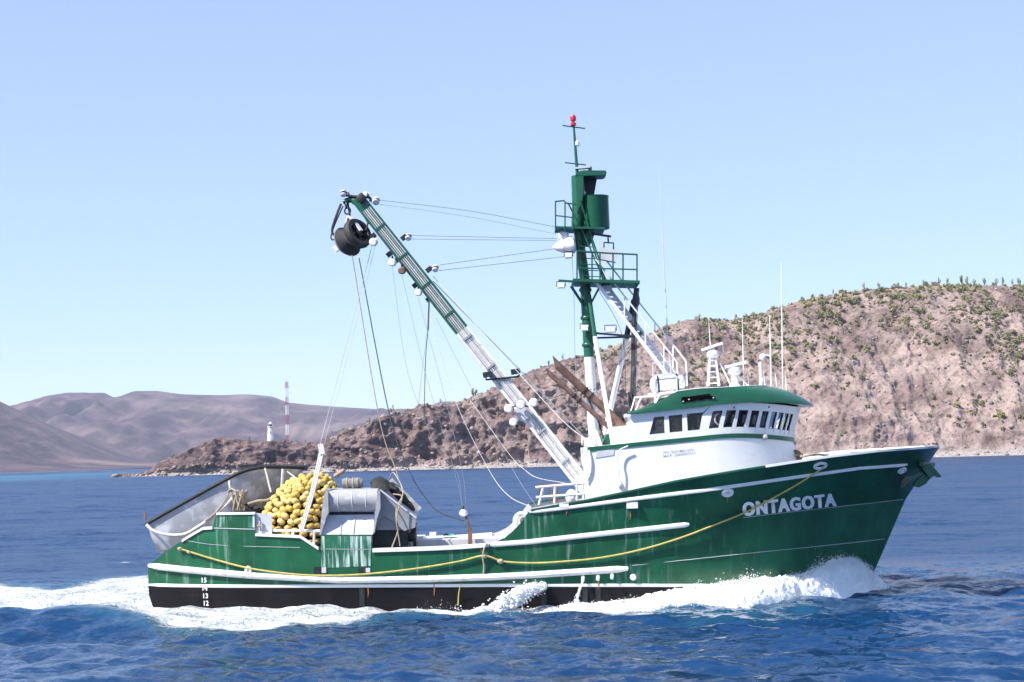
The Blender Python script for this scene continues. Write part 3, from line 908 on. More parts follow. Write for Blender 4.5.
# hawse pipes, fairleads, scuppers, portholes on the side
def oval(px, py, w, h, m='white', hole='dark', name='fairlead'):
    u, z, q = HU(px, py); nn = hn(u, z)
    ax = Vector((-nn.y, nn.x, 0)).normalized(); ay = nn.cross(ax); ay = ay if ay.z > 0 else -ay
    tilt = 0.12
    a1 = ax * math.cos(tilt) + ay * math.sin(tilt); a2 = ay * math.cos(tilt) - ax * math.sin(tilt)
    c = q + nn * 0.03
    pts = [c + a1 * (w * math.cos(t)) + a2 * (h * math.sin(t)) for t in np.linspace(0, 2 * math.pi, 21)]
    o = MB().tube(pts, 0.055, 6, cap=False).build(name, m, boat)
    pts = [c - nn * .012 + a1 * (w * math.cos(t)) + a2 * (h * math.sin(t)) for t in np.linspace(0, 2 * math.pi, 20, endpoint=False)]
    MB().add(pts, [tuple(range(20))]).build('opening', hole, o)
    return o
oval(820, 465.3, 0.19, 0.10)
oval(727.5, 492.4, 0.15, 0.10, hole='rubwhite')
oval(901.5, 470, 0.15, 0.09, hole='white')
oval(248.5, 570.5, 0.07, 0.10)
oval(633, 577, 0.05, 0.05)
MB().box(H(632, 505, .03), .36, .06, .2).build('scupper', 'white', boat)
MB().box(H(564, 505.5, .03), .30, .06, .12).build('scupper', 'white', boat)
for (a, b, w_, h_) in [(319, 570, .32, .2), (363, 570, .30, .15)]:
    MB().box(H(a, b, .012), w_, .03, h_).build('freeing_port', 'dark', boat)
    MB().box(H(a + 5, b, .02), .14, .03, h_ * .9).build('freeing_port', 'lining', boat)
for a, b in [(544, 585), (583, 577.5), (598, 576.5), (612, 575)]:
    q = H(a, b, 0)
    MB().tube([q + Vector((0, .05, .02)), q + Vector((0, -.12, 0)), q + Vector((-.02, -.18, -.10))], .055 if a > 545 else .10, 10).build('discharge_pipe', 'white', boat)
for (x, y0, y1) in [(544, 588, 606), (585, 588, 603), (598, 588, 602), (362, 588, 606)]:
    MB().bar(H(x, y0, .01), H(x, y1, .01), .16, .02).build('fender_plate', 'dark', boat)

# salt-streaked plates on the quarter box and below the chute
def plate(pts, m, name='side_plate'):
    q_ = [H(a, b, .012) for a, b in pts]
    return MB().add(q_, [tuple(range(len(q_)))]).build(name, m, boat)
plate([(217, 527), (217.6, 515), (254.6, 514.6), (254.8, 527.4)], 'green_salty')
plate([(321.4, 548.5), (321.4, 536), (371, 536.2), (371, 548.8)], 'green_salty')
plate([(321.4, 568), (321.4, 549.6), (371, 550), (371, 566)], 'green_salty')
seam([(214, 528.2), (235, 528.8), (255, 529.4)], 0.014, 'lining')
seam([(321, 549), (371.4, 549.4)], 0.01, 'lining')
# lettering wrapped on the hull
def text_mesh(name, txt, corners, place, m, parent, bold=0.02, space=1.0, fat=0.0):
    """corners: pixels of lower-left, lower-right, upper-right, upper-left; place(px,py)->point"""
    cu = bpy.data.curves.new(name, 'FONT')
    cu.body = txt; cu.size = 1.0; cu.offset = bold; cu.space_character = space; cu.resolution_u = 3; cu.fill_mode = 'BOTH'
    ob = bpy.data.objects.new(name, cu); COL.objects.link(ob)
    dg = bpy.context.evaluated_depsgraph_get()
    me = bpy.data.meshes.new_from_object(ob.evaluated_get(dg))
    bpy.data.objects.remove(ob); bpy.data.curves.remove(cu)
    if fat:                                       # heavier strokes: shifted copies, each a hair proud of the last
        bmx = bmesh.new()
        for k, dx in enumerate((-fat, 0.0, fat)):
            n0 = len(bmx.verts); bmx.from_mesh(me); bmx.verts.ensure_lookup_table()
            for v in bmx.verts[n0:]: v.co.x += dx; v.co.z = 0.003 * k
        bmx.to_mesh(me); bmx.free()
    co = np.array([v.co[:] for v in me.vertices])
    lo, hi = co.min(0), co.max(0)
    for v in me.vertices:
        s, t = (v.co.x - lo[0]) / (hi[0] - lo[0]), (v.co.y - lo[1]) / (hi[1] - lo[1])
        c = [(corners[0][k] * (1 - s) + corners[1][k] * s) * (1 - t) + (corners[3][k] * (1 - s) + corners[2][k] * s) * t for k in (0, 1)]
        v.co = place(*c) - ORI[parent.name] - Vector((0, v.co.z, 0))
    me.name = name
    me.materials.clear(); me.materials.append(M[m])
    o = bpy.data.objects.new(name, me); COL.objects.link(o); o.parent = parent; ORI[o.name] = ORI[parent.name]
    return o
text_mesh('name_lettering', 'ONTAGOTA', [(742.5, 516.2), (836.5, 505.6), (835.5, 492.2), (741.5, 502)], lambda a, b: H(a, b, .03), 'letter', boat, 0.035, 1.16, fat=0.035)
for k, (x, y) in enumerate([(204.5, 580), (205.3, 588), (206, 595.7), (206.6, 603)]):
    text_mesh('draft_mark', str(15 - k), [(x - 2.3, y + 2.5), (x + 2.5, y + 2.5), (x + 2.3, y - 2.5), (x - 2.5, y - 2.5)], lambda a, b: H(a, b, .03), 'letter', boat, 0.02)

# mooring rope along the side
rp = [(823, 466), (800, 481), (772, 497), (744, 511.5), (715, 524), (680, 537.5), (640, 549.5), (600, 557.5), (560, 561.5), (530, 562.7), (503, 561), (484, 555.5),
      (460, 561), (425, 567), (390, 571.5), (355, 574.5), (320, 575.2), (290, 573.5), (250, 568), (215, 559), (181, 548.5)]
mr_ = thing('mooring_rope', 'yellow mooring rope slung along the whole starboard side of the hull', 'rope', H(500, 560, .05))
MB().tube(smoothpath([H(a, b, 0.07) for a, b in rp], 6), 0.028, 8).build('rope', 'yellowrope', mr_)
for a, b, r in [(500.5, 561, .09), (484, 556, .08), (181, 548.5, .07), (190, 552, .06)]:
    MB().ball(H(a, b, .08), r, sq=(1.2, .8, .9)).build('knot', 'rope', mr_)
MB().tube(smoothpath([H(487, 543, .08), H(484, 549, .09), H(483, 557, .1), H(484, 566, .06), H(483.5, 573, .05)], 4), .028, 7).build('lashing', 'rope', mr_)
MB().tube(smoothpath([H(461, 583, .2), H(459, 592, .1), H(458, 605, .06)], 4), .018, 6).build('loose_end', 'yellowrope', mr_)

# ------------------------------------------------------------------ deckhouse and wheelhouse
HBR = 2.70                                    # half breadth
_a, _b = P(630, 446, -HBR), P(723, 436.8, -HBR)
SLOPE = (_b.z - _a.z) / (_b.x - _a.x)         # the house follows the sheer of the deck
X0 = P(690, 440, -HBR).x
XC = P(703, 425, -HBR).x                      # where the rounded front begins
def zlev(py, px=690.0):
    q = P(px, py, -HBR)
    return q.z - SLOPE * (q.x - X0)
_zx = None
LV = {'base': zlev(500), 'band0': zlev(441.4), 'band1': zlev(436.6), 'win0': zlev(430.6), 'win1': zlev(413.6), 'top': zlev(406.0)}
_fz = [LV['base'], LV['band0'], LV['win0'], LV['win1'], LV['top'], LV['top'] + 1]
_fx = [P(x, y, 0).x for x, y in ((808, 478), (792.5, 442), (793, 432), (797.5, 413), (799.5, 405), (802, 395))]
def XF(zl): return float(np.interp(zl, _fz, _fx))
ZXC = SLOPE * (XC - X0)
ZFR = P(792.5, 442.2, 0).z - LV['band0']       # the sheer flattens and dips round the front
def zadd(x, s):
    if s <= 0: return SLOPE * (x - X0)
    return ZXC + (ZFR - ZXC) * s ** 2.6 + 0.10 * math.sin(math.pi * s) * (1 - s)
def wall(q, zl, out=0.0, ext=0.0):
    """q: <0 along the starboard side (metres aft of the curve), 0..2 round the front, >2 along the port side; zl: level height"""
    a = XF(zl) - XC
    if q < 0: x, y = XC + q, -HBR; n = Vector((0, -1, 0))
    elif q > 2: x, y = XC - (q - 2), HBR; n = Vector((0, 1, 0))
    else:
        t = q * math.pi / 2
        x, y = XC + a * math.sin(t), -HBR * math.cos(t)
        n = Vector((math.sin(t) / a, -math.cos(t) / HBR, 0)).normalized()
    p = Vector((x, y, 0)) + n * out
    return Vector((p.x, p.y, zl + zadd(x, math.sin(q * math.pi / 2) if 0 < q < 2 else 0)))
def wq(px, py):
    """pixel on the wheelhouse wall -> q"""
    Y = -HBR
    for _ in range(30):
        p = P(px, py, Y); zl = p.z - zadd(p.x, min(max((p.x - XC) / 3.1, 0), 1))
        if p.x < XC: Yn, q = -HBR, p.x - XC
        else:
            s = min((p.x - XC) / (XF(zl) - XC), 0.9985)
            q = math.asin(s) / (math.pi / 2); Yn = -HBR * math.cos(q * math.pi / 2)
        Y = 0.6 * Y + 0.4 * Yn
    return q
XA = P(588, 470, -HBR).x - XC                 # aft end of the lower house (q)
XW = P(631, 430, -HBR).x - XC                 # aft end of the wheelhouse (q)
QF = list(np.linspace(0, 2, 41))
hm = MB()
qs = [XA] + QF + [2 - XA]
hm.grid([[wall(q, z) for z in (LV['base'], (LV['base'] + LV['band0']) / 2, LV['band0'], LV['band1'])] for q in qs])
e0, e1 = wall(XA, LV['base']), wall(XA, LV['band1'])
f0, f1 = wall(2 - XA, LV['base']), wall(2 - XA, LV['band1'])
hm.add([e0, e1, f1, f0], [(0, 1, 2, 3)])
hm.add([e1, f1, wall(2 - XW, LV['band1']), wall(XW, LV['band1'])], [(0, 1, 2, 3)])
dh = hm.build('deckhouse', 'white', boat)

band = MB()
for z0, z1, o in ((LV['band0'], LV['band1'] - .015, 0.025),):
    band.grid([[wall(q, z0, 0.001), wall(q, z0, o), wall(q, z1, o), wall(q, z1, 0.001)] for q in qs])
band.build('green_band', 'green_clean', dh)

WINPX = [[(654, 418), (664, 417.4), (664.8, 434.5), (649.4, 436)], [(668.7, 416.4), (682.2, 415.6), (682.6, 432.4), (669.7, 433.8)], [(686.7, 414.3), (703.2, 413), (699.7, 430), (687.8, 431.4)],
         [(712.8, 412.3), (722.7, 411.5), (718.6, 429.3), (708.7, 430.3)], [(726.8, 411.3), (736.4, 410.8), (732.3, 428.3), (723, 429)], [(739.3, 410.4), (748.7, 410), (744.2, 427.9), (736, 428.3)],
         [(752, 410.2), (760, 410), (755.5, 427.9), (748.3, 428.3)], [(762.9, 410.8), (769.5, 410.8), (765.2, 427.9), (759, 428.3)], [(772.2, 411.5), (778, 411.5), (773.6, 428.7), (768.3, 428.7)],
         [(780.7, 412.3), (785.6, 412.5), (781.2, 429.7), (776.6, 429.3)], [(787.6, 413.9), (791.7, 414.3), (787.4, 431), (783.7, 430.3)], [(793.2, 416), (796.0, 416.4), (792.2, 432.8), (789.3, 432)]]
wins = [[wq(*c) for c in w] for w in WINPX]   # top-left, top-right, bottom-right, bottom-left
for w in wins[9:]:                            # the last panes are seen almost edge-on: space them evenly
    pass
pitch = (wins[8][0] - wins[5][0]) / 3
for k in range(9, 12):
    d = pitch * (k - 8) * 0.86
    wins[k] = [min(v + d, 0.99) for v in wins[8]]
wins = [w for w in wins if w[1] < 0.97]
wins += [[2 - w[1], 2 - w[0], 2 - w[3], 2 - w[2]] for w in wins[::-1]]
zb0, zb1, zw0, zw1 = LV['band1'], LV['win0'], LV['win1'], LV['top']
def lerp(a, b, t): return a + (b - a) * t
wm = MB()
edgesL = [(XW, XW)] + [(w[1], w[2]) for w in wins]      # (at window top, at window bottom)
edgesR = [(w[0], w[3]) for w in wins] + [(2 - XW, 2 - XW)]
def qat(e, z):
    return lerp(e[1], e[0], (z - LV['win0']) / (LV['win1'] - LV['win0']))
ZR = [zb0, LV['win0'], LV['win1'], zw1]
def cols(e0, e1, z0, z1, n, nz=1, out=0.0):
    return [[wall(lerp(qat(e0, lerp(z0, z1, j / nz)), qat(e1, lerp(z0, z1, j / nz)), i / n), lerp(z0, z1, j / nz), out) for j in range(nz + 1)] for i in range(n + 1)]
for eL, eR in zip(edgesL, edgesR):
    wm.grid(cols(eL, eR, ZR[0], ZR[3], 3, 3))
for w in wins:
    eL, eR = (w[0], w[3]), (w[1], w[2])
    wm.grid(cols(eL, eR, ZR[0], ZR[1], 3)); wm.grid(cols(eL, eR, ZR[2], ZR[3], 3))
    o, i_ = cols(eL, eR, ZR[1], ZR[2], 3, 1), cols(eL, eR, ZR[1], ZR[2], 3, 1, -0.09)
    for ring in ([[o[k][0], i_[k][0]] for k in range(4)], [[o[k][1], i_[k][1]] for k in range(4)], [o[0], i_[0]], [o[3], i_[3]]):
        wm.grid(ring)
a0, a1, c0, c1 = wall(XW, zb0), wall(XW, zw1), wall(2 - XW, zb0), wall(2 - XW, zw1)
wm.add([a0, a1, c1, c0], [(0, 1, 2, 3)])
wh = wm.build('wheelhouse', 'white', boat, ang=30)
for w in wins:
    eL, eR = (w[0], w[3]), (w[1], w[2])
    ins = cols(eL, eR, ZR[1], ZR[2], 3, 1, -0.055)
    MB().grid(ins).build('window', 'glass', wh)
    fr = MB(); o = cols(eL, eR, ZR[1], ZR[2], 2, 1, -0.035)
    loop = [o[0][0], o[1][0], o[2][0], o[2][1], o[1][1], o[0][1], o[0][0]]
    fr.tube(loop, 0.022, 5, cap=False).build('window_gasket', 'rubber', wh)
# added near-black shell, so the cabin looks unlit through the panes
lin = MB()
for eL, eR in zip(edgesL, edgesR):
    lin.grid(cols(eL, eR, ZR[0], ZR[3], 3, 3, -0.095))
for w in wins:
    eL, eR = (w[0], w[3]), (w[1], w[2])
    lin.grid(cols(eL, eR, ZR[0], ZR[1], 3, 1, -0.095)); lin.grid(cols(eL, eR, ZR[2], ZR[3], 3, 1, -0.095))
lin.add([wall(XW, zb0) + Vector((.08, .1, 0)), wall(XW, zw1) + Vector((.08, .1, 0)), wall(2 - XW, zw1) + Vector((.08, -.1, 0)), wall(2 - XW, zb0) + Vector((.08, -.1, 0))], [(0, 1, 2, 3)])
lin.add([wall(q, zw1 - .01, -.1) for q in [XW + .09] + QF + [2 - XW - .09]], [tuple(range(len(QF) + 2))])
lin.build('cabin_dark_shell', 'interior', wh)
# inside: floor, back wall, console, helm, chairs
fl = MB()
fl.add([wall(q, zb0 + .02, -.12) for q in [XW + .1] + QF + [2 - XW - .1]], [tuple(range(len(QF) + 2))])
fl.build('cabin_floor', 'interior', wh)
cons = MB()
cq = [q for q in QF if 0.15 < q < 1.85]
cons.grid([[wall(q, zb0 + .03, -.25), wall(q, LV['win0'] + .10, -.25), wall(q, LV['win0'] + .16, -.75), wall(q, zb0 + .03, -.75)] for q in cq])
cons.build('console', 'interior', wh)
for dx, dy in ((-1.2, -.9), (-1.2, 1.0)):
    c = Vector((XC + 1.6 + dx, dy, LV['win0'] + .1))
    MB().box(c, .5, .5, .12).box(c + Vector((-.24, 0, .45)), .1, .5, .8).tube([c, c - Vector((0, 0, .8))], .06).build('helm_chair', 'brown', wh)
q = wall(wins[3][0] + .04, (LV['win0'] + LV['win1']) / 2, -.10)
MB().torus(q + Vector((.06, 0, 0)), (0.3, -1, 0), .20, .03, 20, 6).build('clear_view_screen', 'lining', wh)
q = P(653, 433.5, -HBR - .0)
MB().box(q + Vector((.02, .075, 0)), .2, .012, .22).build('window_notice', 'blue', wh)
# rib: small lights above the panes
for x, y in ((734, 407.5), (769, 407)):
    MB().ball(P(x, y, -HBR - .02), .035).build('deck_lamp', 'dark', wh)
q = wall(wq(764, 438), LV['band0'] + .05, .07)
MB().ball(q, .09, sq=(1, 1, 1.1)).tube([q, q + Vector((0, .1, 0))], .03).build('deck_lamp', 'grey', wh)

# roof with its green brow
BRPX = [(627, 414.6), (655, 411.8), (681.6, 409), (735, 403.2), (757, 401.4), (780, 400.9), (800, 403.3), (812.5, 407)]
TPPX = [(627, 413.2), (650, 405.5), (663, 399), (670, 395), (677, 391.4), (695, 389), (718.6, 386.9), (755.5, 385.7), (780, 387.7), (794.5, 392.4), (812.5, 406.4)]
OUT = 0.13
XFB = P(812.5, 407, 0).x                       # tip of the brow on the centreline
XTF = P(766, 386.6, 0).x
XAB = P(627, 414, -HBR - OUT).x - XC
def brow_z(x, tab, Y):
    xs_ = [P(a, b, Y).x for a, b in tab]; zs_ = [P(a, b, Y).z for a, b in tab]
    return float(np.interp(x, xs_, zs_))
def ringpt(q, B, xf, tab, Yref):
    if q < 0: x, y = XC + q, -B
    elif q > 2: x, y = XC - (q - 2), B
    else:
        t = q * math.pi / 2; x, y = XC + (xf - XC) * math.sin(t), -B * math.cos(t)
    # heights were read at the starboard edge; towards the front the reading plane moves to the centreline
    return Vector((x, y, 0)), x
qb = list(np.linspace(XAB, 0, 22))[:-1] + list(np.linspace(0, 2, 61)) + list(2 - np.linspace(XAB, 0, 22)[::-1])[1:]
ZTIP = P(812.5, 407, 0).z
def low_z(q, x):
    s = 0 if q < 0 or q > 2 else math.sin(q * math.pi / 2)
    zs = LV['top'] + 0.02 + SLOPE * (min(x, XC) - X0)
    z_side = brow_z(XC, BRPX, -HBR - OUT)
    zl = brow_z(min(x, XC), BRPX, -HBR - OUT)
    return zl + 0.10 * math.sin(math.pi * s ** .8) + (ZTIP - z_side) * s ** 4
z_top_c = brow_z(XC, TPPX, -HBR - .1)
ZTF = P(766, 386.6, 0).z
def top_z(q, x):
    s = 0 if q < 0 or q > 2 else math.sin(q * math.pi / 2)
    return brow_z(min(x, XC), TPPX, -HBR - .1) + (ZTF - z_top_c) * s ** 1.6
rows = []
for q in qb:
    pl, xl = ringpt(q, HBR + OUT, XFB, None, None)
    pt, xt = ringpt(q, HBR + 0.08, XTF, None, None)
    pu, xu = ringpt(q, HBR - 0.04, XF(LV['top']) - .04, None, None)
    zl, zt = low_z(q, xl), max(top_z(q, xt), low_z(q, xl) + .03)
    pl.z, pt.z = zl, zt
    pu.z = zl + 0.04 + SLOPE * 0
    arc = [Vector((pl.x + (pt.x - pl.x) * (.5 * k / 6 + .5 - .5 * math.cos(k * math.pi / 12)), pl.y + (pt.y - pl.y) * (1 - math.cos(k * math.pi / 12)), zl + .03 + (zt - zl - .03) * (.55 * k / 6 + .45 * math.sin(k * math.pi / 12)))) for k in range(7)]
    pin = Vector((pt.x, pt.y * 0.96, zt - .03))
    rows.append([pu, pl] + arc + [pin])
roof = MB().grid([r[1:] for r in rows]).build('roof_brow', 'green_clean', wh, ang=50)
MB().grid([[r[0], r[1]] for r in rows]).build('brow_soffit', 'white', wh)
rd = MB()
nrow = len(rows)
for i in range(nrow // 2):
    a, b = rows[i][-1], rows[nrow - 1 - i][-1]
    c, d = rows[i + 1][-1], rows[nrow - 2 - i][-1]
    if i + 1 <= nrow - 2 - i:
        dz = Vector((0, 0, .08))
        rd.add([a - dz, c - dz, d - dz, b - dz], [(0, 1, 2, 3)])
rd.build('roof_deck', 'white', wh)
# white trim along the top of the brow
MB().tube([r[-2] + Vector((0, 0, .012)) for r in rows[14:-14]], .014, 6).build('brow_trim', 'white', wh)
# torn vent in the brow: a flat black patch painted for its unlit depth
def BR(px, py, out=0.012):
    """pixel on the starboard brow face"""
    Y = -HBR - .25
    p = P(px, py, Y); zl, zt = low_z(min(p.x - XC, 0), p.x), top_z(min(p.x - XC, 0), p.x)
    t = np.clip((p.z - zl) / (zt - zl), 0, 1)
    yy = -(HBR + OUT) + (OUT - .08) * t
    return P(px, py, yy - out - .03)
hole = [(681.5, 402.3), (681.3, 397.5), (684, 396.8), (690, 396.4), (700, 394.9), (709.5, 393.6), (711, 395.6), (714.5, 396.6), (716, 398.2), (711, 399.2), (706, 398.6), (702, 400.2), (697, 400), (693, 401.3), (688, 401.2), (685.5, 402.2)]
MB().add([BR(a, b) for a, b in hole], [tuple(range(len(hole)))]).build('vent_opening', 'void', wh)
for a, b in ((683.3, 401.5), (713.5, 397.8), (689, 399.5)):
    MB().ball(BR(a, b, .02), .03, 6, 4, (1, .3, .8)).build('vent_scrap', 'lining', wh)

text_mesh('port_lettering', 'PTO. GUAYMAS SON.', [(663.2, 453.8), (694, 450.6), (694, 448), (663.2, 451.2)], lambda a, b: P(a, b, -HBR - .012), 'faint', dh, 0.01, 1.0)
text_mesh('registry_lettering', 'MAT. 2603047311', [(663.2, 457.2), (695, 453.9), (695, 451.4), (663.2, 454.7)], lambda a, b: P(a, b, -HBR - .012), 'faint', dh, 0.01, 1.0)

# exhaust casing and after part of the upper deck
ca = [P(a, b, -2.2) for a, b in ((613, 446), (614, 427), (633, 424.5), (633, 445))]
MB().prism(ca, (0, 3.8, 0)).build('exhaust_casing', 'white', boat)
ca = [P(a, b, -1.9) for a, b in ((600, 447.5), (607, 434), (613, 434), (613, 447))]
MB().prism(ca, (0, 3.2, 0)).build('engine_box', 'green_clean', boat)
q0, q1 = P(597, 449.6, -HBR - .03), P(615, 455, -HBR - .03)
MB().prism([P(597, 450.8, -HBR - .006), P(614, 449.6, -HBR - .006), P(614, 455, -HBR - .006), P(595.5, 458, -HBR - .006)], (0, -.012, 0)).build('shade_panel', 'lining', dh)  # grey-blue sheet on the house wall, painted for the shade there
# boat-deck winch at the after corner
q = P(589, 443, -2.2)
MB().box(q, .35, .4, .22).lathe(q + Vector((-.25, 0, .08)), (1, 0, 0), [(0, .14), (.03, .16), (.06, .09), (.4, .09), (.43, .16), (.46, .14)], 12).build('capstan', 'white', boat)
MB().prism([P(590, 447, -2.3), P(594, 430, -2.3), P(597, 430, -2.3), P(603, 447, -2.3)], (0, .25, 0)).build('mast_bracket', 'white', boat)
# curved grab pipe on the house side
MB().tube(smoothpath([P(618, 487, -2.85), P(619, 470, -2.85), P(617, 458, -2.85), P(620, 450, -2.85), P(628, 446, -2.85)], 6), .022, 8).build('vent_pipe', 'white', boat)
MB().tube(smoothpath([P(589, 450, -2.72), P(591, 462, -2.74), P(590, 474, -2.74), P(586, 482, -2.74)], 6), .03, 8).build('vent_pipe', 'white', boat)

# after rail of the boat deck
rl = MB()
for a, b in (((535.5, 487.5), (585, 483.2)), ((536, 497.5), (585, 494))):
    rl.tube([P(*a, -3.3), P(*b, -3.3)], .045, 8)
for a, b in (((543, 487.5), (539, 505)), ((555, 486.5), (554.5, 503)), ((577, 484), (577, 500)), ((583, 483.5), (583.5, 499))):
    rl.tube([P(*a, -3.3), P(*b, -3.3)], .04, 8)
rl.build('guard_rail', 'white', boat)
tb_ = MB()
tb_.bar(P(536, 485.5, -1.6), P(560, 483.5, -1.6), .06, .6)
for a, b in (((540, 486), (538, 503)), ((549, 485), (550, 503)), ((557, 485), (557, 503))):
    tb_.bar(P(*a, -1.9), P(*b, -1.9), .06, .06); tb_.bar(P(*a, -1.3), P(*b, -1.3), .06, .06)
tb_.build('work_bench', 'brown', boat)
MB().ball(P(571.5, 497, -2.7), .2, sq=(1, 1, 1.3)).build('vent_cowl', 'white', boat)

# ------------------------------------------------------------------ mast
mast = MB()
mast.k = 1
mast.tube([P(596, 452, 0), P(592.5, 420, 0), P(591.2, 388, 0), P(589, 357, 0)], [.19, .18, .175, .17], 14)
mast.k = 0
mast.tube([P(589, 357, 0), P(586.5, 310, 0), P(585, 282, 0), P(581.5, 255, 0), P(578, 230, 0), P(577.5, 180, 0)], [.175, .18, .18, .17, .16, .13], 14)
mst = mast.build('mast', ['green_clean', 'white'], boat)
# raised collars and climbing rungs
for (x, y) in ((586.8, 318), (588.2, 345), (585.3, 290)):
    MB().lathe(P(x, y, 0) - Vector((0, 0, .06)), (0, 0, 1), [(0, .2), (.03, .22), (.09, .22), (.12, .2)], 14).build('collar', 'green_clean', mst)
# tripod legs
leg = MB(); leg.k = 1; leg.tube([P(620.5, 487, -2.75), P(611, 432, -1.9), P(595, 337, -.6)], .075, 10); leg.k = 0
leg.tube([P(595, 337, -.6), P(589, 295, -.15)], .075, 10)
leg.build('mast_leg', ['green_clean', 'white'], boat)
leg = MB(); leg.k = 0; leg.tube([P(626.5, 338, .5), P(612, 403, 1.6), P(602, 446, 2.2)], .1, 10)
leg.k = 1; leg.tube([P(626.5, 338, .5), P(634, 300, .2)], .1, 10)
leg.build('mast_leg', ['white', 'dark'], boat)
leg = MB(); leg.tube([P(634, 300, .2), P(637, 288, .1), P(627, 338, .4)], .07, 8).build('mast_leg', 'dark', boat)
# crosstree between the legs
ct = MB()
ct.bar(P(594, 333, -.5), P(641, 337, -.5), .07, .08); ct.bar(P(594, 338, -.5), P(641, 336.5, .6), .06, .08); ct.bar(P(641, 333, -.5), P(641, 333, .6), .12, .08)
ct.build('crosstree', 'dark', boat)
# main platform
pf = MB()
a, b = P(559, 281, -.8), P(638, 285, -.8)
pf.bar(P(572, 282.6, 0), P(638, 284.6, 0), .10, 1.7)
pf.bar(P(558.5, 280.5, -.5), P(573, 281.5, -.5), .07, .12)
pf.bar(P(571, 286, -.3), P(586, 309, -.1), .09, .09); pf.bar(P(599, 288, -.3), P(588, 309, -.1), .07, .07)
pl = pf.build('platform', 'green_clean', boat)
def rail(pts_top, posts, mid, r=.03, m='green_clean', parent=None, name='guard_rail'):
    g = MB()
    g.tube(pts_top, r, 6)
    g.tube(mid, r * .85, 6)
    for p, q_ in posts: g.tube([p, q_], r * .9, 6)
    return g.build(name, m, parent)
for Y in (-.8, .85):
    rail([P(577, 251, Y), P(605, 253, Y), P(637, 254.5, Y)],
         [(P(x, 251 + (x - 577) * .06, Y), P(x, 283.5 + (x - 577) * .02, Y)) for x in (577, 592, 600, 613, 623, 637)],
         [P(577, 268, Y), P(637, 269.5, Y)], parent=pl)
rail([P(637, 254.5, -.8), P(637, 254.5, .85)], [], [P(637, 269.5, -.8), P(637, 269.5, .85)], parent=pl)
# crow's nest platform
pf = MB(); pf.bar(P(555, 229.6, 0), P(604, 230.5, 0), .07, 1.2)
pf.tube([P(590, 231, 0), P(584, 245, 0)], .2, 10)
pl2 = pf.build('platform', 'green_clean', boat)
for Y in (-.6, .6):
    rail([P(555.5, 201.5, Y), P(564, 200.6, Y), P(566, 203, Y), P(577, 204.5, Y)], [(P(x, 202, Y), P(x, 230, Y)) for x in (555.5, 565, 573)],
         [P(555.5, 215.5, Y), P(577, 218, Y)], .027, parent=pl2)
rail([P(555.5, 201.5, -.6), P(555.5, 201.5, .6)], [], [P(555.5, 215.5, -.6), P(555.5, 215.5, .6)], .027, parent=pl2)
# ladders on the mast (green)
for pts in ([(568, 203), (583, 232), (596, 262), (606, 284)], [(580, 200), (591, 235), (600, 262)]):
    g = MB()
    g.tube([P(x, y, -.45) for x, y in pts], .028, 6)
    g.build('ladder_rail', 'green_clean', boat)
g = MB()
for k in range(7):
    y = 240 + k * 6
    g.tube([P(577 + k * .9, y, -.35), P(592 + k * 2.0, y + 1, -.35)], .018, 5)
g.tube([P(577, 238, -.35), P(584, 284, -.35)], .025, 6); g.tube([P(590, 236, -.35), P(604, 284, -.35)], .025, 6)
g.build('mast_ladder', 'green_clean', boat)
# crow's nest: barrel, hood
cx = P(595.8, 213, 0)
bot, top = P(595.8, 229, 0).z, P(595.8, 196.5, 0).z
r_ = 13.2 / FPX * 55
cn = MB()
cn.lathe((cx.x, 0, bot), (0, 0, 1), [(0, .02), (0, r_), (.04, r_ + .015), (top - bot - .04, r_), (top - bot, r_ + .02), (top - bot, r_ - .05), (.05, r_ - .05), (.05, .02)], 24, cap=False)
nest = cn.build('crows_nest', 'green_clean', boat, ang=40)
MB().tube([P(577, 229, 0), P(579, 205, 0), P(577.5, 176, 0)], [.2, .24, .22], 14).build('hood_post', 'green_clean', nest)
hood = MB()
prof = [(575.5, 175), (578, 171.5), (584, 170), (596, 169.8), (606, 170.6), (606.5, 173.5), (604, 174.6), (597.5, 175.2), (598, 180), (594, 196), (586, 199), (580, 201), (577, 201)]
inner = [(583, 175), (597, 175)]
def halfring(Y): return [P(a, b, Y) for a, b in prof]
hood.prism([P(a, b, -.42) for a, b in [(575.3, 175), (578, 171.4), (584, 170.2), (606, 170.4), (606.6, 173.4), (604, 174.8), (575.3, 176)]], (0, .9, 0))
hood.prism([P(a, b, .36) for a, b in [(576, 175), (597.6, 174.8), (594, 196), (577, 205)]], (0, .08, 0))
hood.prism([P(a, b, -.42) for a, b in [(575.6, 175), (583.5, 175), (582.5, 199), (577.5, 212)]], (0, .84, 0))
hood.build('hood', 'green_clean', nest)
MB().prism([P(a, b, .33) for a, b in [(583.5, 175.5), (597, 175.2), (593.5, 196), (582.5, 199)]], (0, .02, 0)).build('hood_lining', 'dark', nest)
MB().ball(P(584.5, 193, -.3), .05).build('instrument', 'lining', nest)
MB().bar(P(575, 168.6, 0), P(590, 167.4, 0), .06, .25).build('radar_bar', 'lining', nest)
MB().box(P(590, 168.5, 0), .12, .15, .12).build('lamp_box', 'rust', nest)
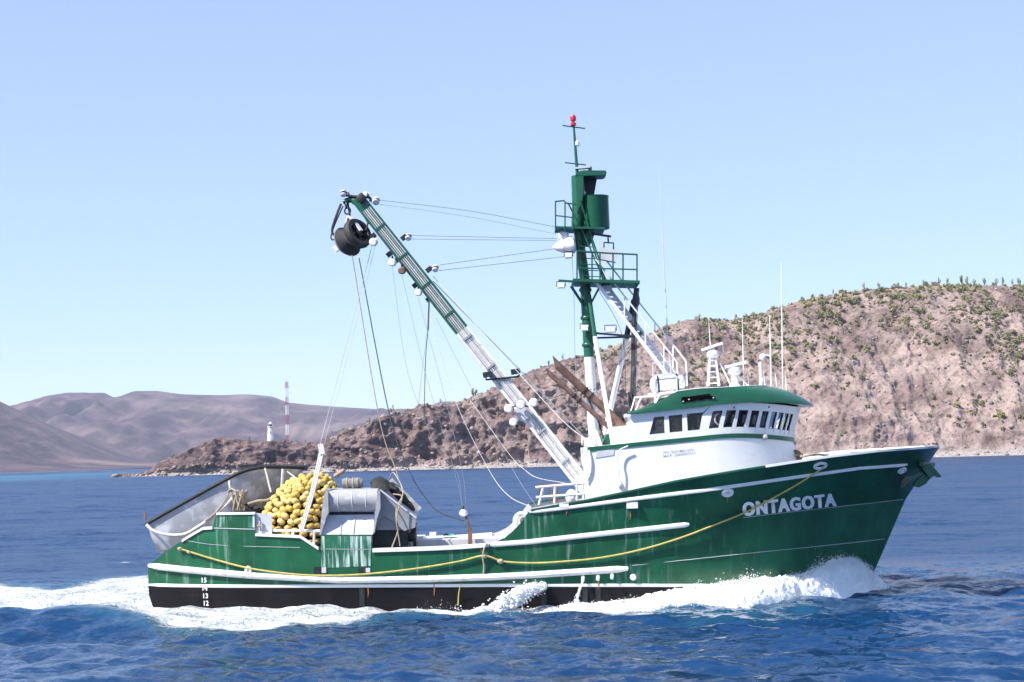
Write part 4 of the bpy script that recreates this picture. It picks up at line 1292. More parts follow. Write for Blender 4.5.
# topmast, crossarms, red light
tm = MB(); tm.tube([P(577.4, 176, 0), P(574.8, 140, 0), P(573.6, 125, 0)], [.06, .045, .035], 10).build('topmast', 'green_clean', mst)
MB().bar(P(562.5, 125.5, 0), P(585, 128.5, 0), .035, .035).build('crossarm', 'dark', mst)
MB().bar(P(565, 162.6, 0), P(586, 165, 0), .035, .035).build('crossarm', 'dark', mst)
q = P(573.4, 126, 0)
MB().lathe(q, (-.02, 0, 1), [(0, .05), (.02, .10), (.10, .10), (.13, .05), (.17, .05), (.19, .10), (.30, .11), (.38, .07), (.40, .02)], 14).build('masthead_light', 'red', mst)
q = P(577.3, 146, 0)
MB().lathe(q, (0, 0, 1), [(0, .05), (.02, .08), (.14, .08), (.18, .04)], 10).build('navigation_lamp', 'white', mst)
# satellite dome and flood lamps on the mast
q = P(565, 246, -.3)
MB().lathe(q + Vector((-.42, 0, -.05)), (1, 0, .12), [(0, .03), (.08, .10), (.3, .22), (.55, .30), (.72, .30), (.78, .2), (.80, .05)], 18).build('loudhailer', 'white', boat)
MB().lathe(P(563.5, 236.5, -.3), (0, 0, 1), [(-.1, .12), (.0, .18), (.12, .18), (.18, .1)], 16).build('navigation_dome', 'white', boat)
MB().tube([P(563, 239, -.4), P(563, 248, -.6)], .02, 5).tube([P(563, 239, -.4), P(572, 238.5, -.4)], .02, 5).build('dome_bracket', 'white', boat)
def flood(px, py, Y, w=.3, h=.22, m='lining', tilt=0.0):
    q = P(px, py, Y)
    f = MB().box(q, w, .2, h, Vector((math.cos(tilt), 0, math.sin(tilt))), None, Vector((-math.sin(tilt), 0, math.cos(tilt)))).build('floodlight', m, boat)
    MB().box(q + Vector((0, -.11, -.01)), w * .82, .02, h * .72, Vector((math.cos(tilt), 0, math.sin(tilt))), None, Vector((-math.sin(tilt), 0, math.cos(tilt)))).build('lamp_glass', 'white', f)
    MB().tube([q + Vector((-w / 2 - .02, 0, -h * .2)), q + Vector((-w / 2 - .02, 0, h * .75)), q + Vector((w / 2 + .02, 0, h * .75)), q + Vector((w / 2 + .02, 0, -h * .2))], .018, 5).build('lamp_bracket', 'dark', f)
flood(561, 285.5, -.5, .26, .18); flood(568.5, 255.5, -.5, .25, .18); flood(584.5, 328, -.35, .26, .2, 'white'); flood(610.5, 329.5, -.4, .36, .2)
q = P(608, 255, -.3)
MB().box(q, .62, .3, .42, Vector((.97, 0, -.22)), None, Vector((.22, 0, .97))).build('loudhailer', 'lining', boat)
MB().tube([P(604, 250, -.4), P(604, 242.5, -.4), P(613.5, 243, -.4), P(613.5, 250, -.4)], .03, 6).tube([P(608.5, 243, -.4), P(608, 237.5, -.4)], .03, 6).build('lamp_bracket', 'dark', boat)
MB().bar(P(591, 233.5, -.3), P(611, 236.5, -.4), .07, .08).build('lamp_arm', 'dark', boat)
q = P(607, 288.5, -.2)
MB().box(q, .34, .3, .2).build('floodlight', 'lining', boat)

# inclined stair from the wheelhouse roof to the platform
st = MB()
for Y, off in ((-.55, 0), (.15, 8)):
    st.bar(P(596 + off, 282, Y), P(668 + off, 376, Y), .12, .05)
s_ = st.build('stair', 'white', boat)
for k in range(19):
    t = (k + .5) / 19
    MB().bar(P(596 + 72 * t, 282 + 94 * t, -.52), P(604 + 72 * t, 282 + 94 * t, .12), .12, .03, (1, 0, 0)).build('tread', 'lining', s_)
for Y, top_, bot_ in ((-.55, (595.5, 259), (676, 362)), (.15, (606, 260), (685, 361))):
    g = MB()
    g.tube(smoothpath([P(*top_, Y), P((top_[0] + bot_[0]) / 2, (top_[1] + bot_[1]) / 2, Y), P(bot_[0] - 3, bot_[1] - 5, Y), P(bot_[0] + 1, bot_[1] + 4, Y), P(bot_[0] + 2, 386, Y)], 6), .03, 7)
    for t in (.36, .62, .85):
        p_ = (top_[0] + (bot_[0] - top_[0]) * t, top_[1] + (bot_[1] - top_[1]) * t)
        g.tube([P(*p_, Y), P(p_[0], p_[1] + 22, Y)], .022, 6)
    g.build('handrail', 'white', s_)
MB().bar(P(597, 262, -.3), P(610, 290, -.3), .09, .06).build('stair_brace', 'green_clean', s_)

# dark tackle hanging by the stair
tk = MB()
for dx, r in ((0, .035), (1.6, .025), (-1.6, .022), (3, .015)):
    tk.tube(smoothpath([P(636 + dx, 288, -.3), P(633.5 + dx, 330, -.3), P(633 + dx, 370, -.3), P(631 + dx, 412, -.3)], 4), r, 6)
tk.ball(P(634, 371, -.3), .09, sq=(1, 1, 2)).ball(P(637, 300, -.3), .1, sq=(1, 1, 2.4))
tk.tube(smoothpath([P(632, 384, -.35), P(635.5, 392, -.35), P(633, 402, -.35), P(629.5, 392, -.35), P(630, 414, -.35)], 5), .04, 6)
tk.build('tackle', 'darkrope', boat)

# exhaust pipes
for (x0, y0, x1, y1, r, Y) in ((554, 362, 626, 429, .135, -.6), (547, 371.5, 610, 428, .085, -1.3)):
    a, b = P(x0, y0, Y), P(x1, y1, Y)
    e = MB(); d = (b - a).normalized()
    n_ = 14; e1 = Vector((0, 1, 0)); e2 = d.cross(e1)
    # the open end is cut on the slant, point uppermost
    ring0 = [a + e1 * (r * math.cos(t)) + e2 * (r * math.sin(t)) + d * (-1.5 * r * math.sin(t)) for t in np.linspace(0, 2 * math.pi, n_, endpoint=False)]
    ring1 = [b + e1 * (r * math.cos(t)) + e2 * (r * math.sin(t)) for t in np.linspace(0, 2 * math.pi, n_, endpoint=False)]
    ringi = [a + d * .5 + e1 * (r * .9 * math.cos(t)) + e2 * (r * .9 * math.sin(t)) for t in np.linspace(0, 2 * math.pi, n_, endpoint=False)]
    e.grid([ringi, ring0, ring1], close=True); e.add(ringi, [tuple(range(n_))])
    ex = e.build('exhaust_pipe', 'rust', boat)
    for t in (.42, .5):
        c = a.lerp(b, t)
        MB().lathe(c, d, [(0, r), (.01, r + .03), (.05, r + .03), (.06, r)], 14).build('clamp', 'dark', ex)
MB().tube([P(606, 448, -1.2), P(600, 425, -.9), P(589, 400, -.5)], .03, 6).build('exhaust_stay', 'dark', boat)
MB().lathe(P(618, 412, -.3), (.3, 0, -1), [(0, .13), (.5, .13), (.52, .1)], 12).build('funnel', 'dark', boat)

# ------------------------------------------------------------------ roof gear
def post(px, ytop, ybot, r, Y, m='white', name='antenna_post'):
    return MB().tube([P(px, ybot, Y), P(px, ytop, Y)], r, 8).build(name, m, boat)
def radar(px, yb, yt, x0, y0, x1, y1, Y, lattice=False):
    rd_ = MB()
    q = P(px, yb, Y); h = (yb - yt) / FPX * (55 + Y)
    if lattice:
        for dx, dy in ((-.14, -.14), (.14, -.14), (.14, .14), (-.14, .14)):
            rd_.tube([q + Vector((dx * 1.3, dy * 1.3, 0)), q + Vector((dx * .7, dy * .7, h * .75))], .03, 6)
        for k in range(5):
            z = h * .75 * (k + .5) / 5
            rd_.box(q + Vector((0, 0, z)), .26, .26, .03)
        rd_.tube([q + Vector((.25, 0, h * .6)), q + Vector((.6, 0, 0))], .03, 6)
    else:
        rd_.lathe(q, (0, 0, 1), [(0, .2), (.1, .12), (h * .55, .10)], 12)
        rd_.tube([q + Vector((.1, 0, h * .5)), q + Vector((.45, 0, 0))], .025, 6)
    s = rd_.build('radar_mast', 'white', boat)
    MB().lathe(q + Vector((0, 0, h * (.72 if lattice else .52))), (0, 0, 1), [(0, .10), (.06, .2), (.14, .23), (.24, .2), (.3, .10), (.36, .08)], 14).build('radar_motor', 'white', s)
    MB().bar(P(x0, y0, Y - .1), P(x1, y1, Y - .1), .09, .12).build('radar_scanner', 'white', s)
radar(713.5, 386, 348, 701.5, 350, 722.5, 343, -.6, True)
radar(735, 386, 365, 725, 367, 746, 362, -.9)
MB().tube([P(722.5, 343, -.6), P(723.5, 354, -.6)], .02, 5).build('antenna_stub', 'white', boat)
g = MB().tube([P(761, 386, -.5), P(760.5, 362, -.5)], .06, 8).tube([P(761, 386, -.5), P(763, 378, -.5)], .05, 8).ball(P(763, 357, -.5), .12).bar(P(764, 354.5, -.5), P(771, 356, -.5), .05, .1)
g.build('wind_sensor', 'white', boat)
for (px, yt, yb, Y, r) in ((709.5, 318, 345, -.6, .015), (743, 317, 386, -.2, .018), (770.5, 316, 386, -1.0, .026), (782, 262, 389, -.4, .022), (748, 371, 386, -.8, .014), (776, 373, 386, -.8, .02), (786, 375, 390, -.6, .02),
                           (764.5, 372, 387, -.2, .015)):
    o = MB().tube([P(px + .8, yb, Y), P(px, (yb + yt) / 2, Y), P(px - .8, yt, Y)], [r, r * .8, r * .45], 6).build('whip_antenna', 'white', boat)
MB().tube([P(672, 388, .3), P(668, 341, .3), P(663.5, 255, .3), P(659.5, 165, .3)], [.022, .02, .016, .008], 6).build('whip_antenna', 'lining', boat)
# rail on the after part of the roof
g = MB()
g.tube([P(634.5, 397.5, -2.2), P(654, 396, -2.2), P(674, 391, -2.2)], .028, 6)
for a, b in (((635, 397.5), (631, 411)), ((641, 397), (636, 410)), ((655, 396), (655, 404)), ((659, 395.5), (655.5, 403))):
    g.tube([P(*a, -2.2), P(*b, -2.2)], .024, 6)
g.build('guard_rail', 'white', boat)
# life raft in its canister
raft = thing('life_raft_canister', 'white capsule shaped life raft canister on the wheelhouse roof below the stair', 'life raft', P(667, 393, -1.4))
a, b = P(650, 385.5, -1.4), P(685, 382, -1.4)
d = (b - a); l = d.length
MB().lathe(a, d, [(0, .03), (.02, .17), (.08, .25), (.16, .295), (l / 2 - .02, .305), (l / 2 - .02, .32), (l / 2 + .02, .32), (l / 2 + .02, .305), (l - .16, .295), (l - .08, .25), (l - .02, .17), (l, .03)], 20).build('canister', 'white', raft)
for t in (.2, .75):
    MB().lathe(a + d * t, d, [(0, .305), (.005, .318), (.05, .318), (.055, .305)], 20).build('strap', 'dark', raft)
g = MB()
for x in (655, 677):
    g.tube([P(x, 396, -1.7), P(x, 376, -1.72)], .022, 6)
g.bar(P(648, 394.5, -1.4), P(686, 391, -1.4), .07, .5); g.bar(P(652, 375.5, -1.72), P(672, 373.5, -1.72), .05, .05); g.bar(P(652, 363.5, -1.72), P(672, 361, -1.72), .05, .05); g.tube([P(653, 376, -1.72), P(653, 362, -1.72)], .02, 5); g.tube([P(671, 376, -1.72), P(671, 362, -1.72)], .02, 5)
g.build('raft_cradle', 'lining', boat)

# ------------------------------------------------------------------ boom
A, B = P(588, 490, 0), P(358, 199, 0)
bd_ = (B - A).normalized(); bn_ = Vector((-bd_.z, 0, bd_.x))            # along, and across (upwards) in the x-z plane
if bn_.z < 0: bn_ = -bn_
S = A + bd_ * ((P(463, 330, 0) - A).length)                            # where white turns to green
bm_ = MB()
def boomseg(p, q_, w0, w1, k):
    bm_.k = k
    vs = []
    for c, w in ((p, w0), (q_, w1)):
        for sy, sn in ((-1, -1), (1, -1), (1, 1), (-1, 1)):
            vs.append(c + Vector((0, sy * .2, 0)) + bn_ * (sn * w / 2))
    bm_.add(vs, [(0, 1, 5, 4), (1, 2, 6, 5), (2, 3, 7, 6), (3, 0, 4, 7), (3, 2, 1, 0), (4, 5, 6, 7)])
boomseg(A, S, .54, .50, 1); boomseg(S, B, .50, .46, 0)
boom = bm_.build('boom', ['green_clean', 'rubwhite'], boat)
for k, (o_, m_) in enumerate(((-.14, 'grey'), (-.07, 'lining'), (.0, 'whiterope'), (.07, 'grey'), (.14, 'lining'))):
    MB().tube([A + bd_ * .6 + bn_ * o_ + Vector((0, -.225, 0)), B - bd_ * .5 + bn_ * o_ + Vector((0, -.225, 0))], .022, 6).build('hydraulic_pipe', m_, boom)
for t in (.1, .2, .3, .42, .52, .6, .7, .8, .9):
    c = A.lerp(B, t) + Vector((0, -.235, 0))
    MB().box(c, .07, .05, .36, bd_, Vector((0, 1, 0)), bn_).build('pipe_clamp', 'grey' if t < .55 else 'green_clean', boom)
# gooseneck at the foot, head fittings
MB().box(A + bd_ * -.1, .5, .5, .34, bd_, Vector((0, 1, 0)), bn_).tube([A + Vector((0, -.4, -.05)), A + Vector((0, .4, -.05))], .12, 10).build('gooseneck', 'white', boom)
hd = MB()
hd.tube(smoothpath([P(372, 222, 0), P(362, 206, 0), P(352, 200, 0), P(343, 202, 0)], 5), [.16] * 5 + [.14] * 5 + [.1] * 5 + [.08], 10)
hd.build('boom_head', 'green_clean', boom)
MB().tube(smoothpath([P(342, 194, -.1), P(350, 196, -.1), P(357, 196.5, -.1), P(363, 194, -.1), P(371, 199, -.1)], 5), .05, 7).build('head_hook', 'dark', boom)
MB().lathe(P(361, 198, -.32), (0, 1, 0), [(0, .10), (.03, .17), (.1, .12), (.17, .17), (.2, .10)], 14).build('head_sheave', 'dark', boom)
# flood lamps and floats on the boom
for (x, y) in ((487.5, 374.5), (515.5, 371.5)):
    q = P(x, y, -.3)
    MB().box(q, .32, .22, .18, Vector((.98, 0, .15)), None, Vector((-.15, 0, .98))).build('floodlight', 'dark', boom)
MB().bar(P(486, 379.8, -.25), P(519, 376.5, -.25), .06, .06).tube([P(519, 376.5, -.25), P(519.5, 370, -.25)], .025, 5).tube([P(486, 379.8, -.25), P(486, 374, -.25)], .025, 5).build('lamp_arm', 'dark', boom)
MB().box(P(522, 413.5, -.24), .5, .06, .42, bd_, Vector((0, 1, 0)), bn_).build('cheek_plate', 'lining', boom)
def pulley(px, py, Y, r, label, m='white', ax=(.15, 1, .1), up=None, shell='dark'):
    """a rigging block: two cheeks, sheave and a shackle"""
    q = P(px, py, Y); r = r * .88; m = 'rubwhite' if m == 'white' else m
    t = thing('pulley_block', label, 'pulley', q, 'pulley blocks on the rigging')
    a_ = Vector(ax).normalized()
    MB().lathe(q - a_ * .10, a_, [(0, .02), (0, r * .72), (.03, r), (.06, r * .9), (.06, .02)], 14).build('cheek', m, t)
    MB().lathe(q + a_ * .04, a_, [(0, .02), (0, r * .9), (.03, r), (.06, r * .72), (.06, .02)], 14).build('cheek', m, t)
    MB().lathe(q - a_ * .035, a_, [(0, r * .85), (.035, r * .6), (.07, r * .85)], 14).build('sheave', shell, t)
    u_ = Vector(up or (0, 0, 1)).normalized()
    MB().torus(q + u_ * (r * 1.25), a_.cross(u_), r * .42, .025, 12, 6).build('shackle', 'dark', t)
    return t
pulley(508.5, 408.5, -.45, .17, 'white pulley block on the underside of the boom, left of the cluster of four', up=(.6, 0, .2))
pulley(521, 404.5, -.5, .17, 'white pulley block in the middle of the cluster of four on the boom', up=(.9, 0, -.3), shell='rust')
pulley(533.5, 402.5, -.3, .17, 'white pulley block on the upper side of the boom, right of the cluster of four', up=(.9, 0, .1), shell='rust')
pulley(513.5, 422, -.45, .16, 'white pulley block hanging lowest in the cluster of four on the boom', up=(.5, 0, -.5))
MB().torus(P(520.5, 426, -.45), (.2, 1, 0), .15, .02, 16, 6).build('ring', 'dark', boom)
pulley(343.5, 193.5, -.1, .13, 'white pulley block at the far left tip of the boom head', up=(1, 0, -.1), ax=(0, .6, 1))
pulley(366, 195, -.1, .13, 'white pulley block on top of the boom head', up=(-.3, 0, -1), ax=(.6, .8, 0))
pulley(376, 201, -.1, .15, 'white pulley block just right of the boom head, holding the top stay', up=(-1, 0, .1), ax=(.1, .8, .6))
pulley(373.5, 242, -.35, .16, 'white pulley block under the boom beside the power block', up=(.2, 0, 1), shell='rust')
pulley(408.5, 237, -.1, .13, 'white pulley block above the boom on the middle pair of stays', up=(-1, 0, .1), ax=(.1, .7, .7))
pulley(435.5, 268.5, -.1, .13, 'white pulley block above the boom on the lowest pair of stays', up=(-1, 0, .1), ax=(.1, .7, .7))
pulley(392.5, 262.5, -.3, .15, 'rusty pulley block hanging second under the green boom', 'rubwhite', shell='rust')
pulley(402, 270.5, -.3, .15, 'brown pulley block hanging third under the green boom', 'rust', shell='dark')
pulley(418.5, 292.5, -.3, .14, 'rusty pale pulley block hanging fourth under the green boom', 'rubwhite', shell='rust')
pulley(463.5, 513, -1.0, .15, 'pale pulley block above the deck at the foot of the purse tackle', 'rubwhite', shell='rust')
for x, y in ((373, 236), (389.5, 254), (397, 260), (415.5, 285), (429, 299), (404, 237.5), (429, 269.5)):
    q = P(x, y, -.05); MB().box(q, .16, .12, .22, bd_, Vector((0, 1, 0)), bn_).build('eye_plate', 'dark', boom)

# ------------------------------------------------------------------ standing and running rigging
def rope(pts, r, m, name='rigging_line', drop=0.0, Y=0.0):
    q = [p if isinstance(p, Vector) else P(p[0], p[1], p[2] if len(p) > 2 else Y) for p in pts]
    path = sag(q[0], q[1], drop) if len(q) == 2 else smoothpath(q, 8)
    return MB().tube(path, r, 5).build(name, m, boat)
rope([(379, 200, 0), (470, 211, 0), (556, 227, 0)], .011, 'wire', 'stay_cable')
rope([(379, 204, 0), (470, 217, 0), (556, 234, 0)], .007, 'wire', 'stay_cable')
rope([(412, 235.5, 0), (556, 238.5, 0)], .011, 'wire', 'stay_cable')
rope([(412, 239, 0), (556, 240.5, 0)], .010, 'wire', 'stay_cable')
rope([(439, 265, 0), (560, 248, 0)], .012, 'wire', 'stay_cable')
rope([(439, 270.5, 0), (570, 256, 0)], .012, 'wire', 'stay_cable')
rope([(433, 281, .1), (510, 360, -.4), (590, 443, -1.4)], .020, 'wire', 'topping_lift')
rope([(433, 276, .1), (500, 352, -.4), (560, 418, -1.0), (588, 441, -1.4)], .012, 'whiterope', 'topping_lift')
rope([(572, 256, -.3), (574, 300, -.3), (575, 357, -.2), (580, 420, -.5)], .008, 'wire')
rope([(597, 287, -.3), (622, 335, -.4), (626, 400, 0.0)], .010, 'darkrope')
rope([(640, 337, 0), (612, 372, 0), (588, 396, -.2)], .010, 'darkrope')
rope([(634, 340, 0), (606, 382, 0)], .008, 'darkrope')
# falls of the power block and vang tackle
rope([(352, 255, -.2), (379, 417, -.6), (396, 470, -.9), (403, 495, -1.2), (397, 514, -1.4), (400, 545, -1.6)], .019, 'rope')
rope([(359, 258, -.2), (389, 413, -.6), (409, 470, -.8), (424, 496, -.9), (439, 512, -1.0), (464, 521, -1.0)], .021, 'darkrope')
rope([(372, 246, -.35), (358, 300, -.6), (320, 445, -3.3)], .010, 'wire')
rope([(375, 246, -.35), (362, 300, -.6), (324, 445, -3.3)], .007, 'wire')
for dx in (-1.7, 0, 1.7):
    rope([(322 + dx, 450, -3.3), (313 + dx, 490, -3.5), (301 + dx, 531, -3.62)], .03, 'whiterope', 'vang_tackle')
MB().box(P(321.5, 449, -3.3), .18, .14, .34, Vector((.97, 0, .2)), None, Vector((-.2, 0, .97))).build('tackle_block', 'whiterope', boat)
rope([(392, 266, -.3), (405, 360, -.5), (420, 408, -.6), (438, 450, -.8), (457, 472, -.9), (462, 506, -1.0)], .007, 'wire')
rope([(402, 275, -.3), (425, 372, -.5), (450, 455, -.8), (463, 506, -1.0)], .007, 'wire')
rope([(418, 298, -.3), (440, 378, -.5), (462, 470, -.9), (466, 506, -1.0)], .007, 'wire')
rope([(466, 516, -1.0), (470, 531, -1.0)], .05, 'rust', 'shackle_chain')
rope([(429, 300, -.3), (428, 330, -.3)], .03, 'darkrope', 'chain')
rope([(428, 330, -.3), (425.5, 360, -.3), (424, 420, -.4)], .015, 'darkrope')
rope([(427, 332, -.3), (421, 380, -.4), (418, 412, -.4)], .008, 'wire')
rope([(430, 318, -.3), (455, 400, -.6), (489, 470, -1.2), (509, 496, -2.0), (531, 507, -3.3)], .009, 'whiterope')
rope([(436, 318, -.3), (480, 405, -.6), (513, 470, -1.2), (536, 506, -3.3)], .007, 'wire')
rope([(470, 400, -.6), (510, 455, -1.0), (525, 470, -1.2), (538, 478, -1.6), (565, 483, -2.0)], .009, 'whiterope')
rope([(545, 400, -.3), (566, 394, -.3), (590, 387, -.2)], .012, 'darkrope')

# ------------------------------------------------------------------ power block hanging from the boom
pbq = P(352, 238, -.1)
pb = thing('power_block', 'black rubber lined power block hanging from the boom head over the stern', 'power block', pbq)
axp = Vector((.66, -.60, .38)).normalized()
R = .56
MB().lathe(pbq - axp * .50, axp, [(0, .10), (0, R * .55), (.08, R * .80), (.22, R), (.26, R * .98), (.42, R * .62), (.50, R * .55)], 28).build('sheave_half', 'grey', pb)
MB().lathe(pbq + axp * .0, axp, [(0, R * .5), (.06, R * .55), (.22, R * .97), (.28, R), (.40, R * .97), (.46, R * .90), (.46, R * .66), (.30, R * .58), (.30, .08)], 28).build('sheave_half', 'rubber', pb)
MB().lathe(pbq - axp * .30, axp, [(.0, R * .99), (.06, R * 1.0), (.24, R * .63), (.30, R * .57)], 28, cap=False).build('rubber_lining', 'rubber', pb)
hubm = MB().lathe(pbq + axp * .28, axp, [(0, .05), (0, .16), (.16, .14), (.2, .05)], 14)
e1 = axp.orthogonal().normalized(); e2 = axp.cross(e1)
for k in range(5):
    a_ = 2 * math.pi * k / 5
    dd = e1 * math.cos(a_) + e2 * math.sin(a_)
    hubm.bar(pbq + axp * .36 + dd * .1, pbq + axp * .36 + dd * (R * .66), .06, .07, axp)
hubm.build('hub', 'dark', pb)
yk = MB()
top_ = P(348.5, 216, -.1)
for s_y in (-.50, .52):
    c = pbq + axp * s_y
    yk.bar(c, c.lerp(top_, .62) + axp * (s_y * .1), .14, .05, axp)
    yk.bar(c.lerp(top_, .62) + axp * (s_y * .1), top_, .12, .06, axp)
yk.build('yoke', 'lining', pb)
MB().torus(P(347.5, 211, -.1), (.3, 1, 0), .11, .03, 14, 6).torus(P(346, 205.5, -.1), (1, .3, 0), .10, .03, 14, 6).build('shackle', 'dark', pb)
MB().tube([P(347.5, 201, .1), P(350.5, 219, .15)], .035, 6).build('chain', 'dark', pb)
MB().tube(smoothpath([P(341, 204, 0), P(337, 214, -.1), P(332.5, 228, -.1), P(333, 234, -.1), P(338, 236, -.1)], 5), .045, 7).build('hydraulic_hose', 'rubber', pb)
MB().tube(smoothpath([P(343, 206, .1), P(335, 224, .1), P(331, 236, .1), P(333, 240, .1), P(338, 234, .1)], 5), .025, 7).build('hydraulic_hose', 'rubber', pb)
MB().tube(smoothpath([P(368, 222, 0), P(366, 230, -.1), P(362, 229, -.1), P(360, 234, -.1)], 5), .03, 7).build('hydraulic_hose', 'rubber', pb)
MB().box(P(337, 248, 0), .22, .2, .2, Vector((.8, 0, .6)), None, Vector((-.6, 0, .8))).build('motor_housing', 'white', pb)

# ------------------------------------------------------------------ net chute beside the bulwark (part of the boat)
YN, YF = -3.52, -1.2
ch = MB()
# front face: rolled top drum and the sloping apron under it
drum = []
for k in range(11):
    t = math.pi * (0.55 + k / 10 * 1.0)
    drum.append((math.cos(t), math.sin(t)))
q0, q1 = P(326, 501, YN + .4), P(378, 501, YN + .4)
rr = .36
def drumring(x):
    c = Vector((x, YN + .42, q0.z))
    return [c + Vector((0, math.cos(math.pi * (.5 + k / 12 * 1.05)) * rr, math.sin(math.pi * (.5 + k / 12 * 1.05)) * rr)) for k in range(13)]
chute = MB().grid([drumring(x) for x in np.linspace(q0.x, q1.x, 4)]).build('net_chute', 'grey', boat)
MB().prism([P(325, 490, YN + .4), P(378, 489.5, YN + .4), P(378, 488.5, YN + .4), P(325, 489, YN + .4)], (0, 1.6, 0)).build('top_plate', 'grey', chute)
ap = MB()
a0, a1 = P(327, 515, YN + .42), P(374, 514.5, YN + .42)
b0, b1 = P(320.5, 534.5, YN + .03), P(373, 534.5, YN + .03)
ap.add([a0, a1, b1, b0], [(0, 1, 2, 3)])
ap.build('apron', 'lining', chute)
for pts in ([(325.5, 489.5), (328, 492), (328.5, 512), (326, 518), (321, 535), (319.3, 535), (321, 520), (323, 500)],
            [(378.5, 489), (380, 492), (380.5, 508), (377, 519), (374.2, 533), (372.5, 534.5), (375, 515), (377, 495)]):
    MB().prism([P(a, b, YN - .03) for a, b in pts], (0, 1.2, 0)).build('cheek_plate', 'grey', chute)
for t in (.25, .52, .78):
    x = q0.x + (q1.x - q0.x) * t
    MB().tube(drumring(x)[2:-1], .016, 5).build('weld_bead', 'lining', chute)
for x in (341, 354):
    MB().tube([P(x + 1.5, 515, YN + .40), P(x - 1, 534, YN + .0)], .012, 5).build('weld_bead', 'lining', chute)
MB().prism([P(327, 512, YN + .5), P(374, 511.5, YN + .5), P(374, 515.5, YN + .5), P(327, 516, YN + .5)], (0, .05, 0)).build('shade_strip', 'dark', chute)  # solid dark strip painted for the shadow under the drum
# the tilted hopper behind it, open underneath
hp_ = MB()
def Q(a, b, Y): return P(a, b, Y)
near, farY = YN + .25, -.3
hp_.prism([Q(380, 490.5, near), Q(415.8, 518, near), Q(415.2, 527.5, near), Q(404, 531, near), Q(393, 520.5, near), Q(383, 515.5, near), Q(378, 524, near), Q(376, 530, near)], (0, .06, 0))
hp_.add([Q(380, 490.5, near), Q(415.8, 518, near), Q(418.5, 511, farY), Q(389, 481, farY)], [(0, 1, 2, 3)])
hp_.add([Q(415.8, 518, near), Q(415.2, 527.5, near), Q(417, 519, farY), Q(418.5, 511, farY)], [(0, 1, 2, 3)])
hp_.add([Q(415.2, 527.5, near), Q(404, 531, near), Q(402, 526, farY), Q(417, 519, farY)], [(0, 1, 2, 3)])
hp_.prism([Q(391, 483, farY), Q(418, 511, farY), Q(417, 520, farY), Q(404, 530, farY), Q(378, 530, farY)], (0, .05, 0))
hp_.add([Q(381, 492, near + .1), Q(414, 519, near + .1), Q(412, 526, near + .1), Q(404, 530, near + .1), Q(377, 530, near + .1)], [(0, 1, 2, 3, 4)])
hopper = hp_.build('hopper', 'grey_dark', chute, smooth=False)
MB().bar(Q(389, 481, farY), Q(418.5, 511, farY), .30, .08).build('hopper_rim', 'grey', chute)
MB().prism([Q(393, 537, near + .5), Q(406, 538.5, near + .5), Q(418, 523, near + .5), Q(413, 522, near + .5)], (0, .3, 0)).build('hopper_lip', 'grey', chute)
MB().tube([Q(380, 490, near - .02), Q(416, 518, near - .02)], .03, 6).build('hopper_edge', 'lining', chute)
MB().tube(smoothpath([Q(388, 486, -1.6), Q(397, 494, -1.7), Q(406, 504, -1.6), Q(413, 511, -1.7)], 4), [.16, .2, .17, .2, .16, .19, .2, .17, .16, .18, .16, .14, .1], 9).build('rim_dark_tube', 'tarp', chute)  # dark lumpy tube laid along the hopper rim
# dark machinery under the hopper
mc = MB().box(P(385, 541, -2.2), 1.6, 1.4, .8).lathe(P(395, 536, -2.6), (1, 0, 0), [(0, .1), (0, .35), (.1, .35), (.1, .2), (.6, .2), (.6, .35), (.7, .35), (.7, .1)], 16)
mc.build('deck_winch', 'dark', boat)
MB().tube(smoothpath([P(393, 494, -3.3), P(402, 497, -3.4), P(397, 514, -3.5), P(398, 530, -3.5), P(392, 547, -3.5)], 6), .022, 6).build('lashing', 'rope', chute)
MB().tube(smoothpath([P(389, 479, -.4), P(394, 473, -.8), P(403, 492, -2), P(396, 512, -3.4), P(400, 546, -3.5)], 6), .02, 6).build('lashing', 'rope', chute)

# hatch coaming and lockers on the after deck
MB().box(P(410, 541.5, .5), 1.0, 1.2, .38).build('hatch_coaming', 'white', boat)
MB().box(P(470, 543, .2), 4.6, 2.0, .36).build('hatch_coaming', 'lining', boat)
MB().box(P(433, 534.5, 1.2), .22, .3, .16).build('deck_fitting', 'white', boat)
MB().box(P(470, 530, -1.0) - Vector((0, 0, .35)), .14, .14, .9).build('pad_eye', 'rust', boat)
cl = thing('cloth', 'small crumpled teal cloth lying on the grey deck hatch', 'cloth', P(449, 535.5, .6))
MB().grid([[P(443 + i * 2.2, 535.8 - (math.sin(i * 1.3 + j) + 1) * 1.3 * (0 < i < 6), .3 + j * .22) for j in range(4)] for i in range(7)]).build('fold', 'teal', cl)

# quarter box by the net: pale end plate with a cleat
MB().prism([P(a, b, -3.5) for a, b in ((255.2, 513), (271.5, 514.5), (272, 534), (255.2, 533.8))], (0, .06, 0)).build('end_plate', 'lining', boat)
MB().tube([P(260.5, 521, -3.56), P(260, 531, -3.56)], .03, 6).tube([P(257, 526, -3.57), P(263, 526, -3.57)], .025, 6).build('cleat', 'rope', boat)
g = MB()
g.tube([P(273, 530.5, -3.45), P(320, 531, -3.45)], .045, 7)
for x, yb in ((293, 537), (314, 547)):
    g.tube([P(x, 531, -3.45), P(x, yb, -3.45)], .045, 7)
g.build('guard_rail', 'white', boat)

